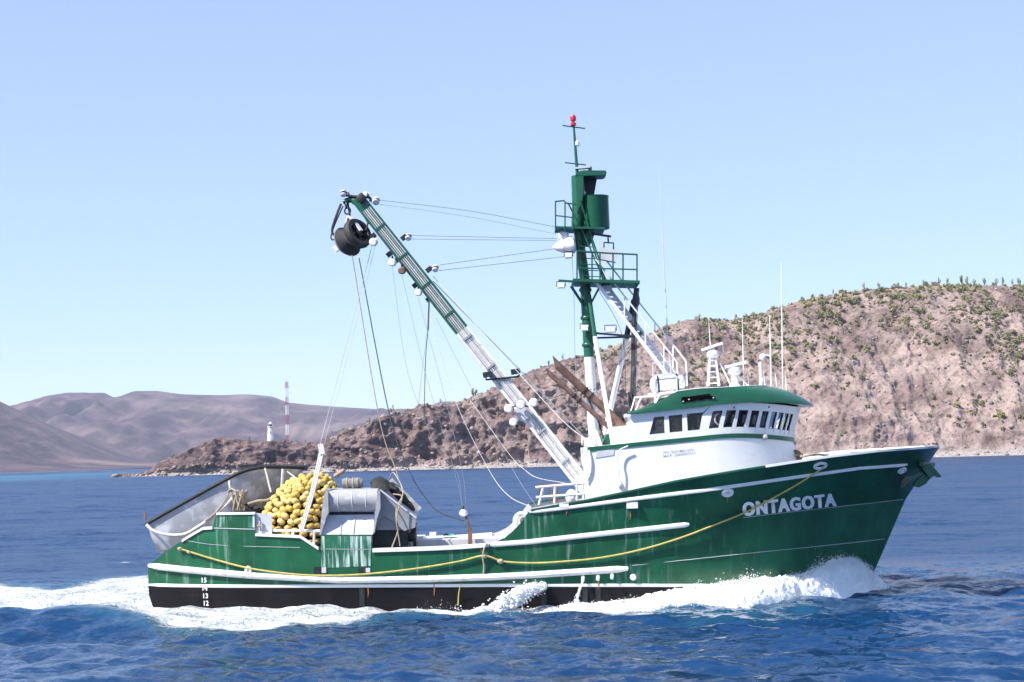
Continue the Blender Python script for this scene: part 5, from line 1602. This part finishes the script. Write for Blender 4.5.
# ------------------------------------------------------------------ life ring behind the break of the bulwark
lr = thing('life_ring', 'white life ring in its holder where the bulwark sweeps up', 'life ring', P(521, 522, -3.1))
MB().torus(P(522, 521, -3.15), (.25, 1, 0), .24, .07, 22, 8).build('ring', 'white', lr)
MB().tube(smoothpath([P(517, 531, -3.15), P(516.5, 520, -3.15), P(520, 515.5, -3.15), P(526, 515, -3.15)], 5), .03, 6).build('holder', 'white', lr)
MB().ball(P(523, 521, -3.1), .12, sq=(.8, .5, 1)).build('buoy_light', 'rust', lr)

# ------------------------------------------------------------------ anchor housed on the stem
an = thing('anchor', 'green stock anchor with rust stains stowed at the bow', 'anchor', P(918, 475, -.3))
def an_p(x, y, Y=-.35): return P(x, y, Y - .75)
MB().bar(an_p(900, 487, -.55), an_p(923, 470, -.35), .10, .10).build('shank', 'green_clean', an)
MB().bar(an_p(921, 465, -.3), an_p(931, 478, -.4), .16, .5).build('crown', 'green_clean', an)
for Y, k in ((-1.35, 0), (-.6, 1)):
    MB().prism([P(922, 465, Y), P(931, 464, Y), P(942, 477, Y), (P(938, 477.5, Y)), P(929, 474, Y)], (0, .12, 0)).build('fluke', 'green_clean', an)
MB().prism([an_p(913, 486, -.5), an_p(917, 480, -.5), an_p(924, 474, -.5), an_p(931, 477, -.5), an_p(926, 484, -.5), an_p(919, 487.5, -.5)], (0, .2, 0)).build('anchor_shoe', 'green_clean', an)
MB().bar(an_p(921.5, 464, -.75), an_p(933, 464.5, .2), .14, .14).build('stock', 'green_clean', an)
MB().bar(an_p(904, 478.5, -.6), an_p(912, 477.5, -.5), .12, .12).build('bracket', 'green_clean', boat)
MB().bar(an_p(902, 484, -.62), an_p(905, 479, -.62), .13, .13).build('bracket', 'rust', boat)
# windlass and coiled rope on the foredeck
wl = MB().lathe(P(795, 457, -.9), (0, 1, 0), [(0, .1), (0, .25), (.15, .25), (.2, .15), (1.4, .15), (1.45, .25), (1.6, .25), (1.6, .1)], 16)
wl.build('windlass', 'rust', boat)
rc = thing('rope_coil', 'loose brown rope heaped on the foredeck behind the bow rail', 'rope', P(805, 460, -1.2))
MB().tube(smoothpath([P(788 + 9 * k + 5 * math.sin(k * 2.1), 457.5 - 3.4 * abs(math.sin(k * 1.7)), -1.3 + .5 * math.cos(k * 1.4)) for k in range(5)], 7), .04, 7).build('coil', 'rope', rc)

# ------------------------------------------------------------------ skiff carried on the stern
sk = thing('work_skiff', 'grey aluminium net skiff with black rubber gunwale tilted on the stern of the boat', 'skiff', P(225, 530, 0))
# gunwale and keel lines from stern (left, low) to bow (right, high)
SG = [(147, 523.5), (165, 513.2), (185, 502), (205, 490.8), (225, 480), (240, 472.5), (252, 468.8), (266, 467), (284, 467), (303, 467.6)]
SB = [(157, 552), (172, 549), (190, 546), (210, 541), (228, 536), (243, 532), (255, 529), (266, 523), (280, 508), (297, 481)]
SW = [1.72, 1.76, 1.78, 1.78, 1.74, 1.64, 1.48, 1.20, .80, .32]      # half breadth at the gunwale
SK_ = [1.45, 1.5, 1.52, 1.5, 1.42, 1.25, 1.0, .66, .3, .05]           # at the chine
sec = []
for (g_, b_, w, k) in zip(SG, SB, SW, SK_):
    G, Bt = P(*g_, -w), P(*b_, -k)
    row = []
    for sgn in (-1, 1):
        gg, bb = Vector((G.x, sgn * w, G.z)), Vector((Bt.x, sgn * k, Bt.z))
        mid = gg.lerp(bb, .5); mid.y += sgn * .05
        kl = Vector((Bt.x, 0, Bt.z - .15))
        row.append([gg, gg.lerp(mid, .5), mid, mid.lerp(bb, .5), bb, kl] if sgn < 0 else [bb, mid.lerp(bb, .5), mid, gg.lerp(mid, .5), gg])
    sec.append(row[0] + row[1])
def dense(rows, n=4):
    cols_ = list(zip(*rows))
    return list(zip(*[smoothpath(c, n) for c in cols_]))
sd = dense(sec)
sm_ = MB().grid([list(r) for r in sd])
sm_.add(list(sd[0]), [tuple(range(11))])
sm_.add(list(sd[-1]), [tuple(range(10, -1, -1))])
sm_.build('skiff_hull', 'skiff', sk, ang=30)
inn = [[Vector((p.x, p.y * .95, p.z + (.03 if 1 < j < 9 else -.0))) for j, p in enumerate(r)] for r in sd]
for s_i in (0, 10):
    MB().tube([Vector((r[s_i].x, r[s_i].y, r[s_i].z)) for r in sd], .062, 8).build('gunwale', 'rubber', sk)
MB().tube([sd[0][0], sd[0][10]], .07, 8).build('transom_rail', 'rubber', sk)
MB().tube([sd[-1][0], sd[-1][10]], .085, 8).build('bow_fender', 'rubber', sk)
MB().tube(smoothpath([P(146.5, 524.5, -1.8), P(153, 530.5, -1.86), P(166, 534.5, -1.86), P(183, 534.5, -1.86), P(196, 528, -1.86), P(212, 517, -1.86), P(228, 503, -1.86), P(238, 491, -1.9)], 6), .05, 7).build('tow_bridle', 'whiterope', sk)
MB().tube(smoothpath([P(231, 482, -1.85), P(227, 497, -1.9), P(216, 512, -1.9), P(205, 521, -1.9)], 6), .025, 6).build('line', 'rope', sk)
for a, b, Y in (((265, 468), (271, 492), -1.4), ((229, 481), (230, 488), -1.85)):
    MB().tube([P(*a, Y), P(*b, Y - .2)], .03, 6).build('line', 'whiterope', sk)
MB().tube([P(283, 469, -.9), P(281, 492, -1.0)], .06, 8).build('tow_post', 'skiff', sk)
MB().tube([P(281, 467, -.6), P(300, 481, -1.2)], .02, 6).build('line', 'whiterope', sk)
MB().tube([P(145.5, 520, -1.5), P(145, 512, -1.5)], .035, 6).build('stern_pole', 'hullrust', sk)
# stern ramp carrying the skiff
MB().prism([Vector((p.x, -1.6, p.z)) for p in (P(170, 556, -1.6), P(262, 532, -1.6), P(262, 545, -1.6), P(180, 566, -1.6))], (0, 3.2, 0)).build('stern_ramp', 'deck', boat)

# ------------------------------------------------------------------ seine net with its cork line
net = thing('seine_net', 'heap of dark seine net covered in yellow cork floats on the after deck', 'fishing net', P(300, 548, -2))
NC = P(299, 533, -1.75)
def heap(th, ph):
    """heap surface: th 0..2pi round, ph 0 (rim) .. pi/2 (top)"""
    rx = 1.50 * (1 - .08 * math.cos(2 * th)); ry = 1.5
    zt = P(308, 478, -1.75).z - NC.z + .35
    c, s_ = math.cos(ph) ** .75, math.sin(ph)
    b_ = 1 + .06 * math.sin(3 * th + 1.0) + .05 * math.sin(5 * th + 4 * ph)
    return Vector((NC.x + rx * c * math.cos(th) * b_ + .22 * s_, NC.y + ry * c * math.sin(th) * b_, NC.z - .35 + zt * s_ * (1 + .03 * math.sin(4 * th) + .16 * c * math.cos(th))))
hm_ = MB()
ph_ = np.linspace(-.25, math.pi / 2, 14)
hm_.grid([[heap(2 * math.pi * j / 36, p) * 1.0 + Vector(RNG.normal(0, .03, 3)) for j in range(36)] for p in ph_], close=True)
# shrink slightly so that the floats stand proud
hm_.v = [tuple(Vector((NC.x, NC.y, NC.z)) + (Vector(v) - Vector((NC.x, NC.y, NC.z))) * .93) for v in hm_.v]
hm_.build('netting', 'net', net)
fm_ = MB().lathe((-.155, 0, 0), (1, 0, 0), [(0, .04), (.012, .075), (.05, .108), (.11, .122), (.155, .124), (.2, .122), (.26, .108), (.298, .075), (.31, .04)], 10)
fme = bpy.data.meshes.new('float')
fme.from_pydata(fm_.v, [], fm_.f); fme.materials.append(M['float']); fme.shade_smooth()
M['float2'] = mat('faded_float', (0.60, 0.46, 0.16), 0.6, var=0.3, scale=2.5, stain=(0.35, 0.22, 0.08), stain_amt=0.6)
M['float3'] = mat('dirty_float', (0.42, 0.27, 0.06), 0.6, var=0.3, scale=2.5)
fme2 = fme.copy(); fme2.materials.clear(); fme2.materials.append(M['float2'])
fme3 = fme.copy(); fme3.materials.clear(); fme3.materials.append(M['float3'])
placed = []
tries = 0
rf = random.Random(11)
# the cork line lies in loops: walk rows of floats round the heap, then fill the gaps
while len(placed) < 285 and tries < 30000:
    tries += 1
    th = rf.uniform(math.pi * .93, math.pi * 2.12) if rf.random() < .9 else rf.uniform(0, 2 * math.pi)
    ph = rf.uniform(-.15, 1.5)
    p = heap(th, ph)
    if ph > 1.0 and rf.random() > math.cos(ph) + .25: continue
    gap = .172 if p.z > NC.z + .4 else .20
    if p.z < NC.z - .05 and rf.random() < .75: continue
    if p.z < NC.z + .5 and rf.random() < .5: continue
    if any((p - o_).length < gap for o_ in placed): continue
    placed.append(p)
for i, p in enumerate(placed):
    o = bpy.data.objects.new('float', [fme, fme, fme2, fme3][rf.choice((0, 0, 1, 2, 2, 3 if p.z < NC.z + .7 else 0))])
    COL.objects.link(o); o.parent = net
    o.location = p - ORI[net.name]
    along = Vector((-(p.y - NC.y), p.x - NC.x, 0)).normalized() + Vector((rf.uniform(-.5, .5), rf.uniform(-.5, .5), rf.uniform(-.7, .7)))
    o.rotation_euler = along.to_track_quat('X', 'Z').to_euler()
    k = rf.uniform(.76, .92); o.scale = (k, k, k)
# the cork line the floats are strung on
left_ = list(range(len(placed)))
while len(left_) > 40:
    k = left_.pop(rf.randrange(len(left_))); line_ = [placed[k]]
    while len(line_) < 22 and left_:
        j = min(left_, key=lambda q_: (placed[q_] - line_[-1]).length)
        if (placed[j] - line_[-1]).length > .55: break
        left_.remove(j); line_.append(placed[j])
    if len(line_) > 4:
        out_ = [NC + (p - NC) * 1.035 for p in line_]
        MB().tube(smoothpath(out_, 3), .02, 5).build('cork_line', 'brown', net)
# dark bunched webbing and rope between skiff and floats
wb = thing('net_webbing', 'dark bunched net webbing between the skiff and the yellow floats', 'fishing net', P(262, 513, -1.4))
wbm = MB()
wbm.grid([[Vector(P(240 + 46 * i / 9, 512 - 11 * math.sin(math.pi * min(1, i / 9 + .12)) * (1 if 0 < j < 5 else .1), -2.2 + .5 * j)) + Vector(RNG.normal(0, .05, 3)) for j in range(6)] for i in range(10)])
wbm.add([P(240, 530, -2.2), P(286, 530, -2.2), P(286, 511, -2.2), P(240, 511, -2.2)], [(0, 1, 2, 3)])
wbm.build('webbing', 'net', wb)
MB().tube(smoothpath([P(248, 504, -2.3), P(258, 501, -2.3), P(268, 500, -2.2), P(275, 496, -2.1)], 5), .05, 7).build('lead_line', 'rope', wb)
rc2 = thing('rope_coil', 'hank of tan rope hanging over the skiff side behind the stern box', 'rope', P(238, 512, -2.1))
MB().tube(smoothpath([P(231 + (k % 3) * 5 + k * .7, 490 + (k % 2) * 21, -2.0 - .04 * k) for k in range(11)], 6), .03, 6).build('hank', 'rope', rc2)
MB().tube(smoothpath([P(228, 492, -1.95), P(232, 489, -2.1), P(240, 495, -2.2), P(248, 503, -2.25), P(262, 501, -2.3)], 6), .035, 6).build('tail', 'rope', rc2)

# tarpaulins and a spar on top of the chute
tp = thing('tarpaulin', 'crumpled black tarpaulin bundle on top of the grey net chute', 'tarpaulin', P(381, 489, -2.4))
tm_ = MB()
rows = []
for i in range(9):
    a = i / 8
    cxp, wz = 371 + 18 * a, 6.5 * (math.sin(math.pi * (.12 + .76 * a))) ** .6
    rows.append([P(cxp + 1.5 * math.sin(j + i), 489.5 - wz * 2.0 * max(0, math.sin(math.pi * j / 10)) ** .7 + .8 * math.sin(2.3 * i + 1.7 * j), -2.8 + .09 * j * 1.2) for j in range(11)])
tm_.grid(rows); tm_.add(rows[0], [tuple(range(11))]); tm_.add(rows[-1], [tuple(range(11))])
tm_.build('bundle', 'tarp', tp, ang=60)
tp2 = thing('rolled_net', 'weathered grey brown rolled bundle lying on the net chute left of the black tarpaulin', 'bundle', P(352, 488, -2.4))
MB().lathe(P(342, 483.5, -2.4), P(363, 483, -2.4) - P(342, 483.5, -2.4), [(0, .05), (.01, .15), (.12, .18), (.3, .16), (.45, .18), (.6, .165), (.68, .14), (.69, .04)], 14).build('roll', 'deck', tp2)
for t in (.15, .35, .5):
    MB().lathe(P(342, 483.5, -2.4).lerp(P(363, 483, -2.4), t / .7), (1, 0, 0), [(0, .17), (.01, .19), (.04, .19), (.05, .17)], 14).build('tie', 'rope', tp2)
sp = thing('wooden_spar', 'short brown wooden spar sticking up beside the yellow floats', 'spar', P(336, 476, -1.5))
MB().tube([P(334.5, 476.5, -1.5), P(344.5, 470, -1.5)], [.085, .075], 8).build('spar', 'wood', sp)
MB().tube(smoothpath([P(344.5, 470.5, -1.5), P(347, 468, -1.5), P(345.5, 464, -1.5), P(342, 460, -1.5)], 5), .025, 6).build('lanyard', 'darkrope', sp)

# ------------------------------------------------------------------ lighthouse and radio mast on the headland
def ground_at(px, lo=.9, hi=1.25):
    """highest headland vertex whose picture column is px"""
    m_ = (np.abs(HPX - px) < 1.2) & (T > lo) & (T < hi)
    idx = np.argwhere(m_)
    k = idx[np.argmax(TZ[m_])]
    return Vector(hp[k[0], k[1]])
g_ = ground_at(269.5)
lh = thing('lighthouse', 'small white lighthouse standing on the low rocky point', 'lighthouse', g_)
hL = 19.5 / FPX * (g_.y + 55)
MB().lathe(g_ - Vector((0, 0, 1)), (0, 0, 1), [(0, 1.75), (1.2, 1.7), (1 + hL * .68, 1.25), (1 + hL * .70, 1.6), (1 + hL * .74, 1.6), (1 + hL * .74, .9)], 8, cap=True).build('tower', 'white', lh, smooth=False)
MB().lathe(g_ + Vector((0, 0, hL * .74)), (0, 0, 1), [(0, .8), (hL * .14, .8)], 10).build('lantern', 'glass', lh)
MB().lathe(g_ + Vector((0, 0, hL * .88)), (0, 0, 1), [(0, .95), (.3, .8), (hL * .10, .15), (hL * .12, .05)], 10).build('lantern_roof', 'white', lh)
MB().torus(g_ + Vector((0, 0, hL * .82)), (0, 0, 1), 1.55, .06, 16, 5).build('gallery_rail', 'white', lh)
MB().box(g_ + Vector((.2, -1.72, 1.0)), .9, .1, 2.0).build('door', 'lining', lh)
MB().box(g_ + Vector((.2, -1.5, 4.3)), .5, .14, .8).build('window', 'dark', lh)
g_ = ground_at(288.5)
rt = thing('radio_mast', 'tall red and white lattice radio mast behind the lighthouse', 'mast', g_)
hT = 61.0 / FPX * (g_.y + 55)
M['mastred'] = mat('mast_red', (0.40, 0.11, 0.10), 0.6, var=0.1)
secs = [('mastred', 0, .13), ('white', .13, .30), ('mastred', .30, .46), ('white', .46, .62), ('mastred', .62, .75), ('white', .75, .90), ('mastred', .90, 1.0)]
for m_, a, b in secs:
    g2 = MB()
    w = .85
    z0, z1 = hT * a, hT * b
    cs = [Vector((w * math.cos(t), w * math.sin(t), 0)) for t in (.5, 2.6, 4.7)]
    for c in cs: g2.tube([g_ + c + Vector((0, 0, z0)), g_ + c + Vector((0, 0, z1))], .09, 5)
    n_ = 5
    for k in range(n_):
        za, zb = z0 + (z1 - z0) * k / n_, z0 + (z1 - z0) * (k + 1) / n_
        for i in range(3):
            g2.tube([g_ + cs[i] + Vector((0, 0, za)), g_ + cs[(i + 1) % 3] + Vector((0, 0, zb))], .055, 4)
            g2.tube([g_ + cs[i] + Vector((0, 0, zb)), g_ + cs[(i + 1) % 3] + Vector((0, 0, zb))], .055, 4)
    g2.build('lattice_section', m_, rt)
MB().tube([g_ + Vector((0, 0, hT)), g_ + Vector((0, 0, hT + 2))], .09, 5).build('lightning_rod', 'lining', rt)
MB().bar(g_ + Vector((-1.8, 0, hT * .92)), g_ + Vector((1.8, 0, hT * .92)), .25, .25).build('antenna_arm', 'lining', rt)
MB().lathe(g_ + Vector((-1.2, -.6, hT * .83)), (-1, -.6, 0), [(0, .1), (.25, .55), (.3, .6)], 12).build('dish_antenna', 'white', rt)

# ------------------------------------------------------------------ scrub and cacti on the hill
M['leafA'] = mat('scrub_olive', (0.20, 0.20, 0.085), 0.9, var=0.35, scale=0.6, spec=0.1)
M['leafB'] = mat('scrub_grey', (0.21, 0.20, 0.10), 0.9, var=0.3, scale=0.6, spec=0.1)
M['cactus'] = mat('cactus_green', (0.19, 0.20, 0.10), 0.8, var=0.3, scale=0.8, spec=0.1)
def bush_arrays(seed, n=46):
    """a shrub 1 m across: many small leaf clumps spread through an uneven dome, with bare stems"""
    r = np.random.default_rng(seed)
    v, f = [], []
    for k in range(n):
        d = r.normal(0, 1, 3); d /= np.linalg.norm(d); d[2] = abs(d[2])
        c = d * np.array([.5, .5, .62]) * r.uniform(.45, 1.05) * (1 + .25 * math.sin(3 * math.atan2(d[1], d[0]) + seed)) + np.array([0, 0, .06])
        s_ = r.uniform(.07, .16)
        a, b, e = r.normal(0, s_, 3), r.normal(0, s_, 3), r.normal(0, s_, 3)
        i = len(v); v += [c + a, c + b, c + e, c - (a + b + e) * .8]
        f += [(i, i + 1, i + 2), (i, i + 2, i + 3), (i + 1, i + 3, i + 2), (i, i + 3, i + 1)]
    for k in range(4):
        d = r.normal(0, .25, 3); d[2] = .4
        i = len(v); v += [np.array([-.02, 0, -.15]), np.array([.02, 0, -.15]), d]; f.append((i, i + 1, i + 2))
    return np.array(v), f
def cactus_arrays(seed):
    """a cardon: ribbed column with a few upright arms, 1 m high"""
    r = random.Random(seed)
    m_ = MB(); m_.tube([(0, 0, -.08), (0, 0, .5), (r.uniform(-.02, .02), 0, .94), (0, 0, 1.0)], [.05, .055, .045, .015], 7)
    for k in range(r.randint(2, 5)):
        a = r.uniform(0, 6.28); z = r.uniform(.2, .45); o = r.uniform(.1, .17); t = r.uniform(.65, .95)
        d = Vector((math.cos(a), math.sin(a), 0))
        m_.tube([Vector((0, 0, z)), d * o * .7 + Vector((0, 0, z + .02)), d * o + Vector((0, 0, z + .12)), d * o * 1.05 + Vector((0, 0, t)), d * o + Vector((0, 0, t + .03))], [.03, .036, .038, .034, .012], 6)
    return np.array(m_.v), m_.f
def to_mesh(name, va, m):
    me = bpy.data.meshes.new(name); me.from_pydata(va[0].tolist(), [], [tuple(map(int, q)) for q in va[1]]); me.materials.append(M[m]); me.update(); return me
BUSH = [bush_arrays(s_) for s_ in range(5)]
bush_me = [to_mesh('desert_shrub', b_, 'leafA' if i % 2 == 0 else 'leafB') for i, b_ in enumerate(BUSH)]
CACT = [cactus_arrays(s_) for s_ in range(4)]
cact_me = [to_mesh('cactus', c_, 'cactus') for c_ in CACT]
def dens(x, y, t):
    """how thick the scrub grows, read from the photograph"""
    d = .05 * (x > 560)
    up = np.clip((t - .30) / .5, 0, 1)
    d = d + .55 * up * (x > 690) + .25 * np.clip((t - .7) / .3, 0, 1) * (x > 590)
    d = d + .9 * np.exp(-((x - 985) / 75) ** 2 - ((y - 345) / 55) ** 2) + .5 * np.exp(-((x - 860) / 90) ** 2 - ((y - 320) / 28) ** 2)
    d = d - 1.2 * np.exp(-((x - 915) / 40) ** 2 - ((y - 365) / 26) ** 2)
    return np.clip(d, 0, 1)
cand = np.argwhere((T > .12) & (T < 1.02) & (HPX > 560) & (HPX < 1110))
cand = cand[RNG.permutation(len(cand))[:26000]]
shr = []
for i, j in cand:
    x, y, t = HPX[i, j], HPY[i, j], T[i, j]
    if RNG.random() < dens(x, y, t) * .20 * (0.45 + 1.1 * (fbm(hp[i, j, 0] * .05, hp[i, j, 2] * .05, 0, 2, 5) > -.05)):
        shr.append((hp[i, j], 0.7 + 2.6 * RNG.random() ** 2.6))
# dry tufts along the plateau of the point
cand = np.argwhere((T > .93) & (T < 1.12) & (HPX > 205) & (HPX < 560))
for i, j in cand[RNG.permutation(len(cand))[:260]]:
    shr.append((hp[i, j], .6 + .9 * RNG.random() ** 2))
shr.sort(key=lambda q: -q[1])
NIND = 120
n_s = 0
for k, (p, h) in enumerate(shr[:NIND]):
    o = bpy.data.objects.new('desert_shrub', bush_me[k % 5]); COL.objects.link(o)
    o.location = p; o.scale = (h * 1.05, h * 1.05, h * (1.0 + .5 * ((k * 37) % 10) / 10)); o.rotation_euler = (0, 0, k * 1.7)
    tag(o, 'one of the larger olive green desert shrubs dotting the rocky hillside', 'shrub', 'larger shrubs on the hillside')
rest = shr[NIND:]
vv, ff, base = [], [], 0
for k, (p, h) in enumerate(rest):
    v_, f_ = BUSH[k % 5]
    a = k * 1.3; c_, s_ = math.cos(a) * h, math.sin(a) * h
    vv.append(np.stack([v_[:, 0] * c_ - v_[:, 1] * s_, v_[:, 0] * s_ + v_[:, 1] * c_, v_[:, 2] * h], -1) + p)
    ff.append(np.array([q for q in f_]) + base); base += len(v_)
scrub = mesh_obj('low_scrub', np.concatenate(vv), np.concatenate(ff), M['leafB'], smooth=False)
tag(scrub, 'sparse low olive scrub scattered over the hillside and the point', 'scrub', kind='stuff')
cpos = [(472, 5.2), (475, 3.8), (393, 4.0), (390, 3.0), (370, 4.2), (366, 3.2), (354, 3.0), (172, 2.6), (327, 2.2), (440, 3.0), (563, 3.6), (548, 3.0), (700, 3.0), (735, 3.4), (864, 4.5), (880, 3.6), (905, 4.0), (925, 3.4),
        (938, 5.0), (948, 4.2), (962, 6.2), (968, 5.4), (975, 4.2), (985, 4.6), (996, 4.4), (1003, 5.2), (1012, 4.2), (1020, 4.8), (832, 3.2), (812, 3.0), (1040, 4.5), (1060, 4.2), (250, 2.2), (305, 2.4), (342, 2.8)]
ORD = ['first', 'second', 'third', 'fourth', 'fifth', 'sixth', 'seventh', 'eighth', 'ninth', 'tenth', 'eleventh', 'twelfth', 'thirteenth', 'fourteenth', 'fifteenth', 'sixteenth', 'seventeenth', 'eighteenth', 'nineteenth', 'twentieth', 'last']
cpos.sort()
cnt = {}
for k, (px, h) in enumerate(cpos):
    p = ground_at(px, .95, 1.06)
    o = bpy.data.objects.new('cactus', cact_me[k % 4]); COL.objects.link(o)
    o.location = p; o.scale = (h * 1.5, h * 1.5, h); o.rotation_euler = (0, 0, k * 2.1)
    zone = 'on the low rocky point around the lighthouse' if px < 345 else ('on the cliff crest behind the boom' if px < 600 else 'on the hill crest right of the mast')
    n_ = cnt[zone] = cnt.get(zone, -1) + 1
    tag(o, '%s upright branching cactus from the left %s' % (ORD[min(n_, 20)], zone), 'cactus', 'cacti along the skyline')

# ------------------------------------------------------------------ bow wave and spray
M['foam'] = mat('white_foam', (0.88, 0.90, 0.92), 0.7, var=0.03, scale=4, bump=0.8, bscale=9, spec=0.2)
b_ = M['foam'].node_tree.nodes['Principled BSDF']
b_.inputs['Subsurface Weight'].default_value = 0.3
b_.inputs['Subsurface Radius'].default_value = (.12, .14, .16)
BT = [(560, 604.5), (600, 602.5), (630, 599), (660, 594.5), (690, 589), (720, 584), (750, 580), (780, 578.5), (805, 573), (825, 564.5), (842, 559), (856, 559.5), (868, 567), (880, 580), (888, 587)]
BB = [(560, 611), (600, 612), (630, 612), (660, 611.5), (690, 611), (720, 610), (750, 608), (780, 604.5), (805, 600.5), (825, 597), (842, 594), (856, 592), (868, 591), (880, 590), (889, 589)]
def wave_at(px):
    ty, by = np.interp(px, [a for a, _ in BT], [b for _, b in BT]), np.interp(px, [a for a, _ in BB], [b for _, b in BB])
    bot = W(px, by)
    if px < 872:
        u, z, q = HU(px, ty); yh = q.y - .05
    else:
        yh = -.15
    bot = P(px, by, min(bot.y, yh - .85 + .5 * float(sstep(862, 889, px))))
    top = P(px, ty, yh + (bot.y - yh) * .3)
    return top, bot, yh
def sect(t): return math.sin(math.pi * min(1, .30 + .70 * t)) ** .8
cols_w = np.linspace(560, 889, 330)
prev = [wave_at(float(c)) for c in cols_w]
rows = []
for k, (top, bot, yh) in enumerate(prev):
    r = []
    for j in range(33):
        t = j / 32                                   # 0 at the hull, 1 at the outer lip
        y = yh + .25 + (bot.y - yh - .25) * t
        hh = bot.z * t + (top.z - bot.z * .3) * sect(t)
        x = top.x + (bot.x - top.x) * t
        r.append((x, y, (max(hh, -.1) - .05) * (1 - max(0, (t - .85) / .15)) - .2 * max(0, (t - .85) / .15)))
    rows.append(r)
R_ = np.array(rows)
nz = fbm(R_[..., 0] * 2.2, R_[..., 1] * 2.2, R_[..., 2] * 2.2, 4, 7)
nz2 = fbm(R_[..., 0] * 6, R_[..., 1] * 6, R_[..., 2] * 6, 3, 17)
amp = np.clip(R_[..., 2] + .1, 0, .5)
R_[..., 2] += (.40 * nz + .30 * nz2) * amp + .04 * nz2
R_[..., 1] -= .25 * nz * amp; R_[..., 0] += .18 * nz2 * amp
ridge_v = R_.reshape(-1, 3); ridge_f = gridfaces(*R_.shape[:2])
tri = np.concatenate([ridge_f[:, [0, 1, 2]], ridge_f[:, [0, 2, 3]]])
# clumps and droplets thrown up along the ridge
cen, rad = [], []
for _ in range(15000):
    px = 560 + 329 * RNG.random() ** .8
    top, bot, yh = prev[int((px - 560) / 329 * 329)]
    t = RNG.random(); hgt = top.z
    y = yh + (bot.y - yh) * t; x = top.x + (bot.x - top.x) * t + RNG.normal(0, .06)
    cl_ = .5 + fbm(x * 1.6, y * 1.6, 0, 2, 77)
    z = bot.z * t + (hgt - bot.z * .3) * sect(t) + abs(RNG.normal(0, .03 + .12 * hgt)) * (1 if RNG.random() < .85 else 1.7) * max(cl_, .1)
    cen.append((x, y, z - .04)); rad.append(.004 + .014 * RNG.random() ** 3)
for _ in range(9000):                                # the curl at the stem
    px = RNG.normal(848, 15)
    if px > 888 or px < 795: continue
    top, bot, yh = prev[int((px - 560) / 329 * 329)]
    t = RNG.random() * .8
    y = yh + (bot.y - yh) * t
    s_ = RNG.random()
    z = top.z * (1 - .75 * s_ * s_) + RNG.normal(0, .05)
    cen.append((top.x + RNG.normal(0, .08), y, z)); rad.append(.003 + .011 * RNG.random() ** 2)
for px in np.arange(395, 560, .05):                  # wash further aft
    q = W(px, 610.5 + RNG.normal(0, 1.6)); h = .08 + .34 * math.exp(-((px - 437) / 17) ** 2)
    cen.append((q.x, q.y, abs(RNG.normal(0, h * .6)))); rad.append(.006 + .022 * RNG.random() ** 3)
for px in np.arange(155, 400, .15):
    q = W(px, 604 + (px - 155) * .03 + RNG.normal(0, 1.2))
    cen.append((q.x, q.y, abs(RNG.normal(0, .06)))); rad.append(.006 + .02 * RNG.random() ** 3)
sv, sf = blobs(np.array(cen), np.array(rad), (1.3, 1, .9), .3)
spray = mesh_obj('bow_wave', np.concatenate([ridge_v, sv]), np.concatenate([tri, sf + len(ridge_v)]), M['foam'])
tag(spray, 'white foaming bow wave and spray along the waterline', 'spray', kind='stuff')
# streams of cooling water from the hull
def jet(name, label, pts, r0, r1, n, seed):
    r = np.random.default_rng(seed)
    path = smoothpath(pts, 10)
    c_, ra = [], []
    for k in range(n):
        s_ = r.random() ** .8; i = min(int(s_ * (len(path) - 1)), len(path) - 2)
        p = path[i].lerp(path[i + 1], s_ * (len(path) - 1) - i)
        w = r0 + (r1 - r0) * s_
        c_.append((p.x + r.normal(0, w * .45), p.y + r.normal(0, w * .45), p.z + r.normal(0, w * .45))); ra.append(.006 + w * .13 * r.random() ** 2)
    for k in range(70):
        s_ = k / 70; p = path[int(s_ * (len(path) - 1))]; w = r0 + (r1 - r0) * s_
        c_.append(tuple(p + Vector(r.normal(0, w * .22, 3)))); ra.append(w * r.uniform(.28, .5))
    v_, f_ = blobs(np.array(c_), np.array(ra), (1.2, 1, 1), .3)
    o = mesh_obj(name, v_, f_, M['foam']); return tag(o, label, 'spray', kind='stuff')
p0 = H(543, 586, .15)
jet('cooling_water', 'thick white jet of cooling water pouring from the side of the hull', [p0, p0 + Vector((-.5, -.35, -.10)), p0 + Vector((-1.05, -.65, -.38)), p0 + Vector((-1.75, -.9, -.95))], .13, .36, 7500, 3)
p0 = H(583, 578, .15)
jet('cooling_water', 'thin trickle of water running from a small pipe in the hull', [p0, p0 + Vector((-.10, -.10, -.25)), p0 + Vector((-.22, -.15, -.6)), p0 + Vector((-.25, -.15, -1.0))], .02, .09, 700, 4)
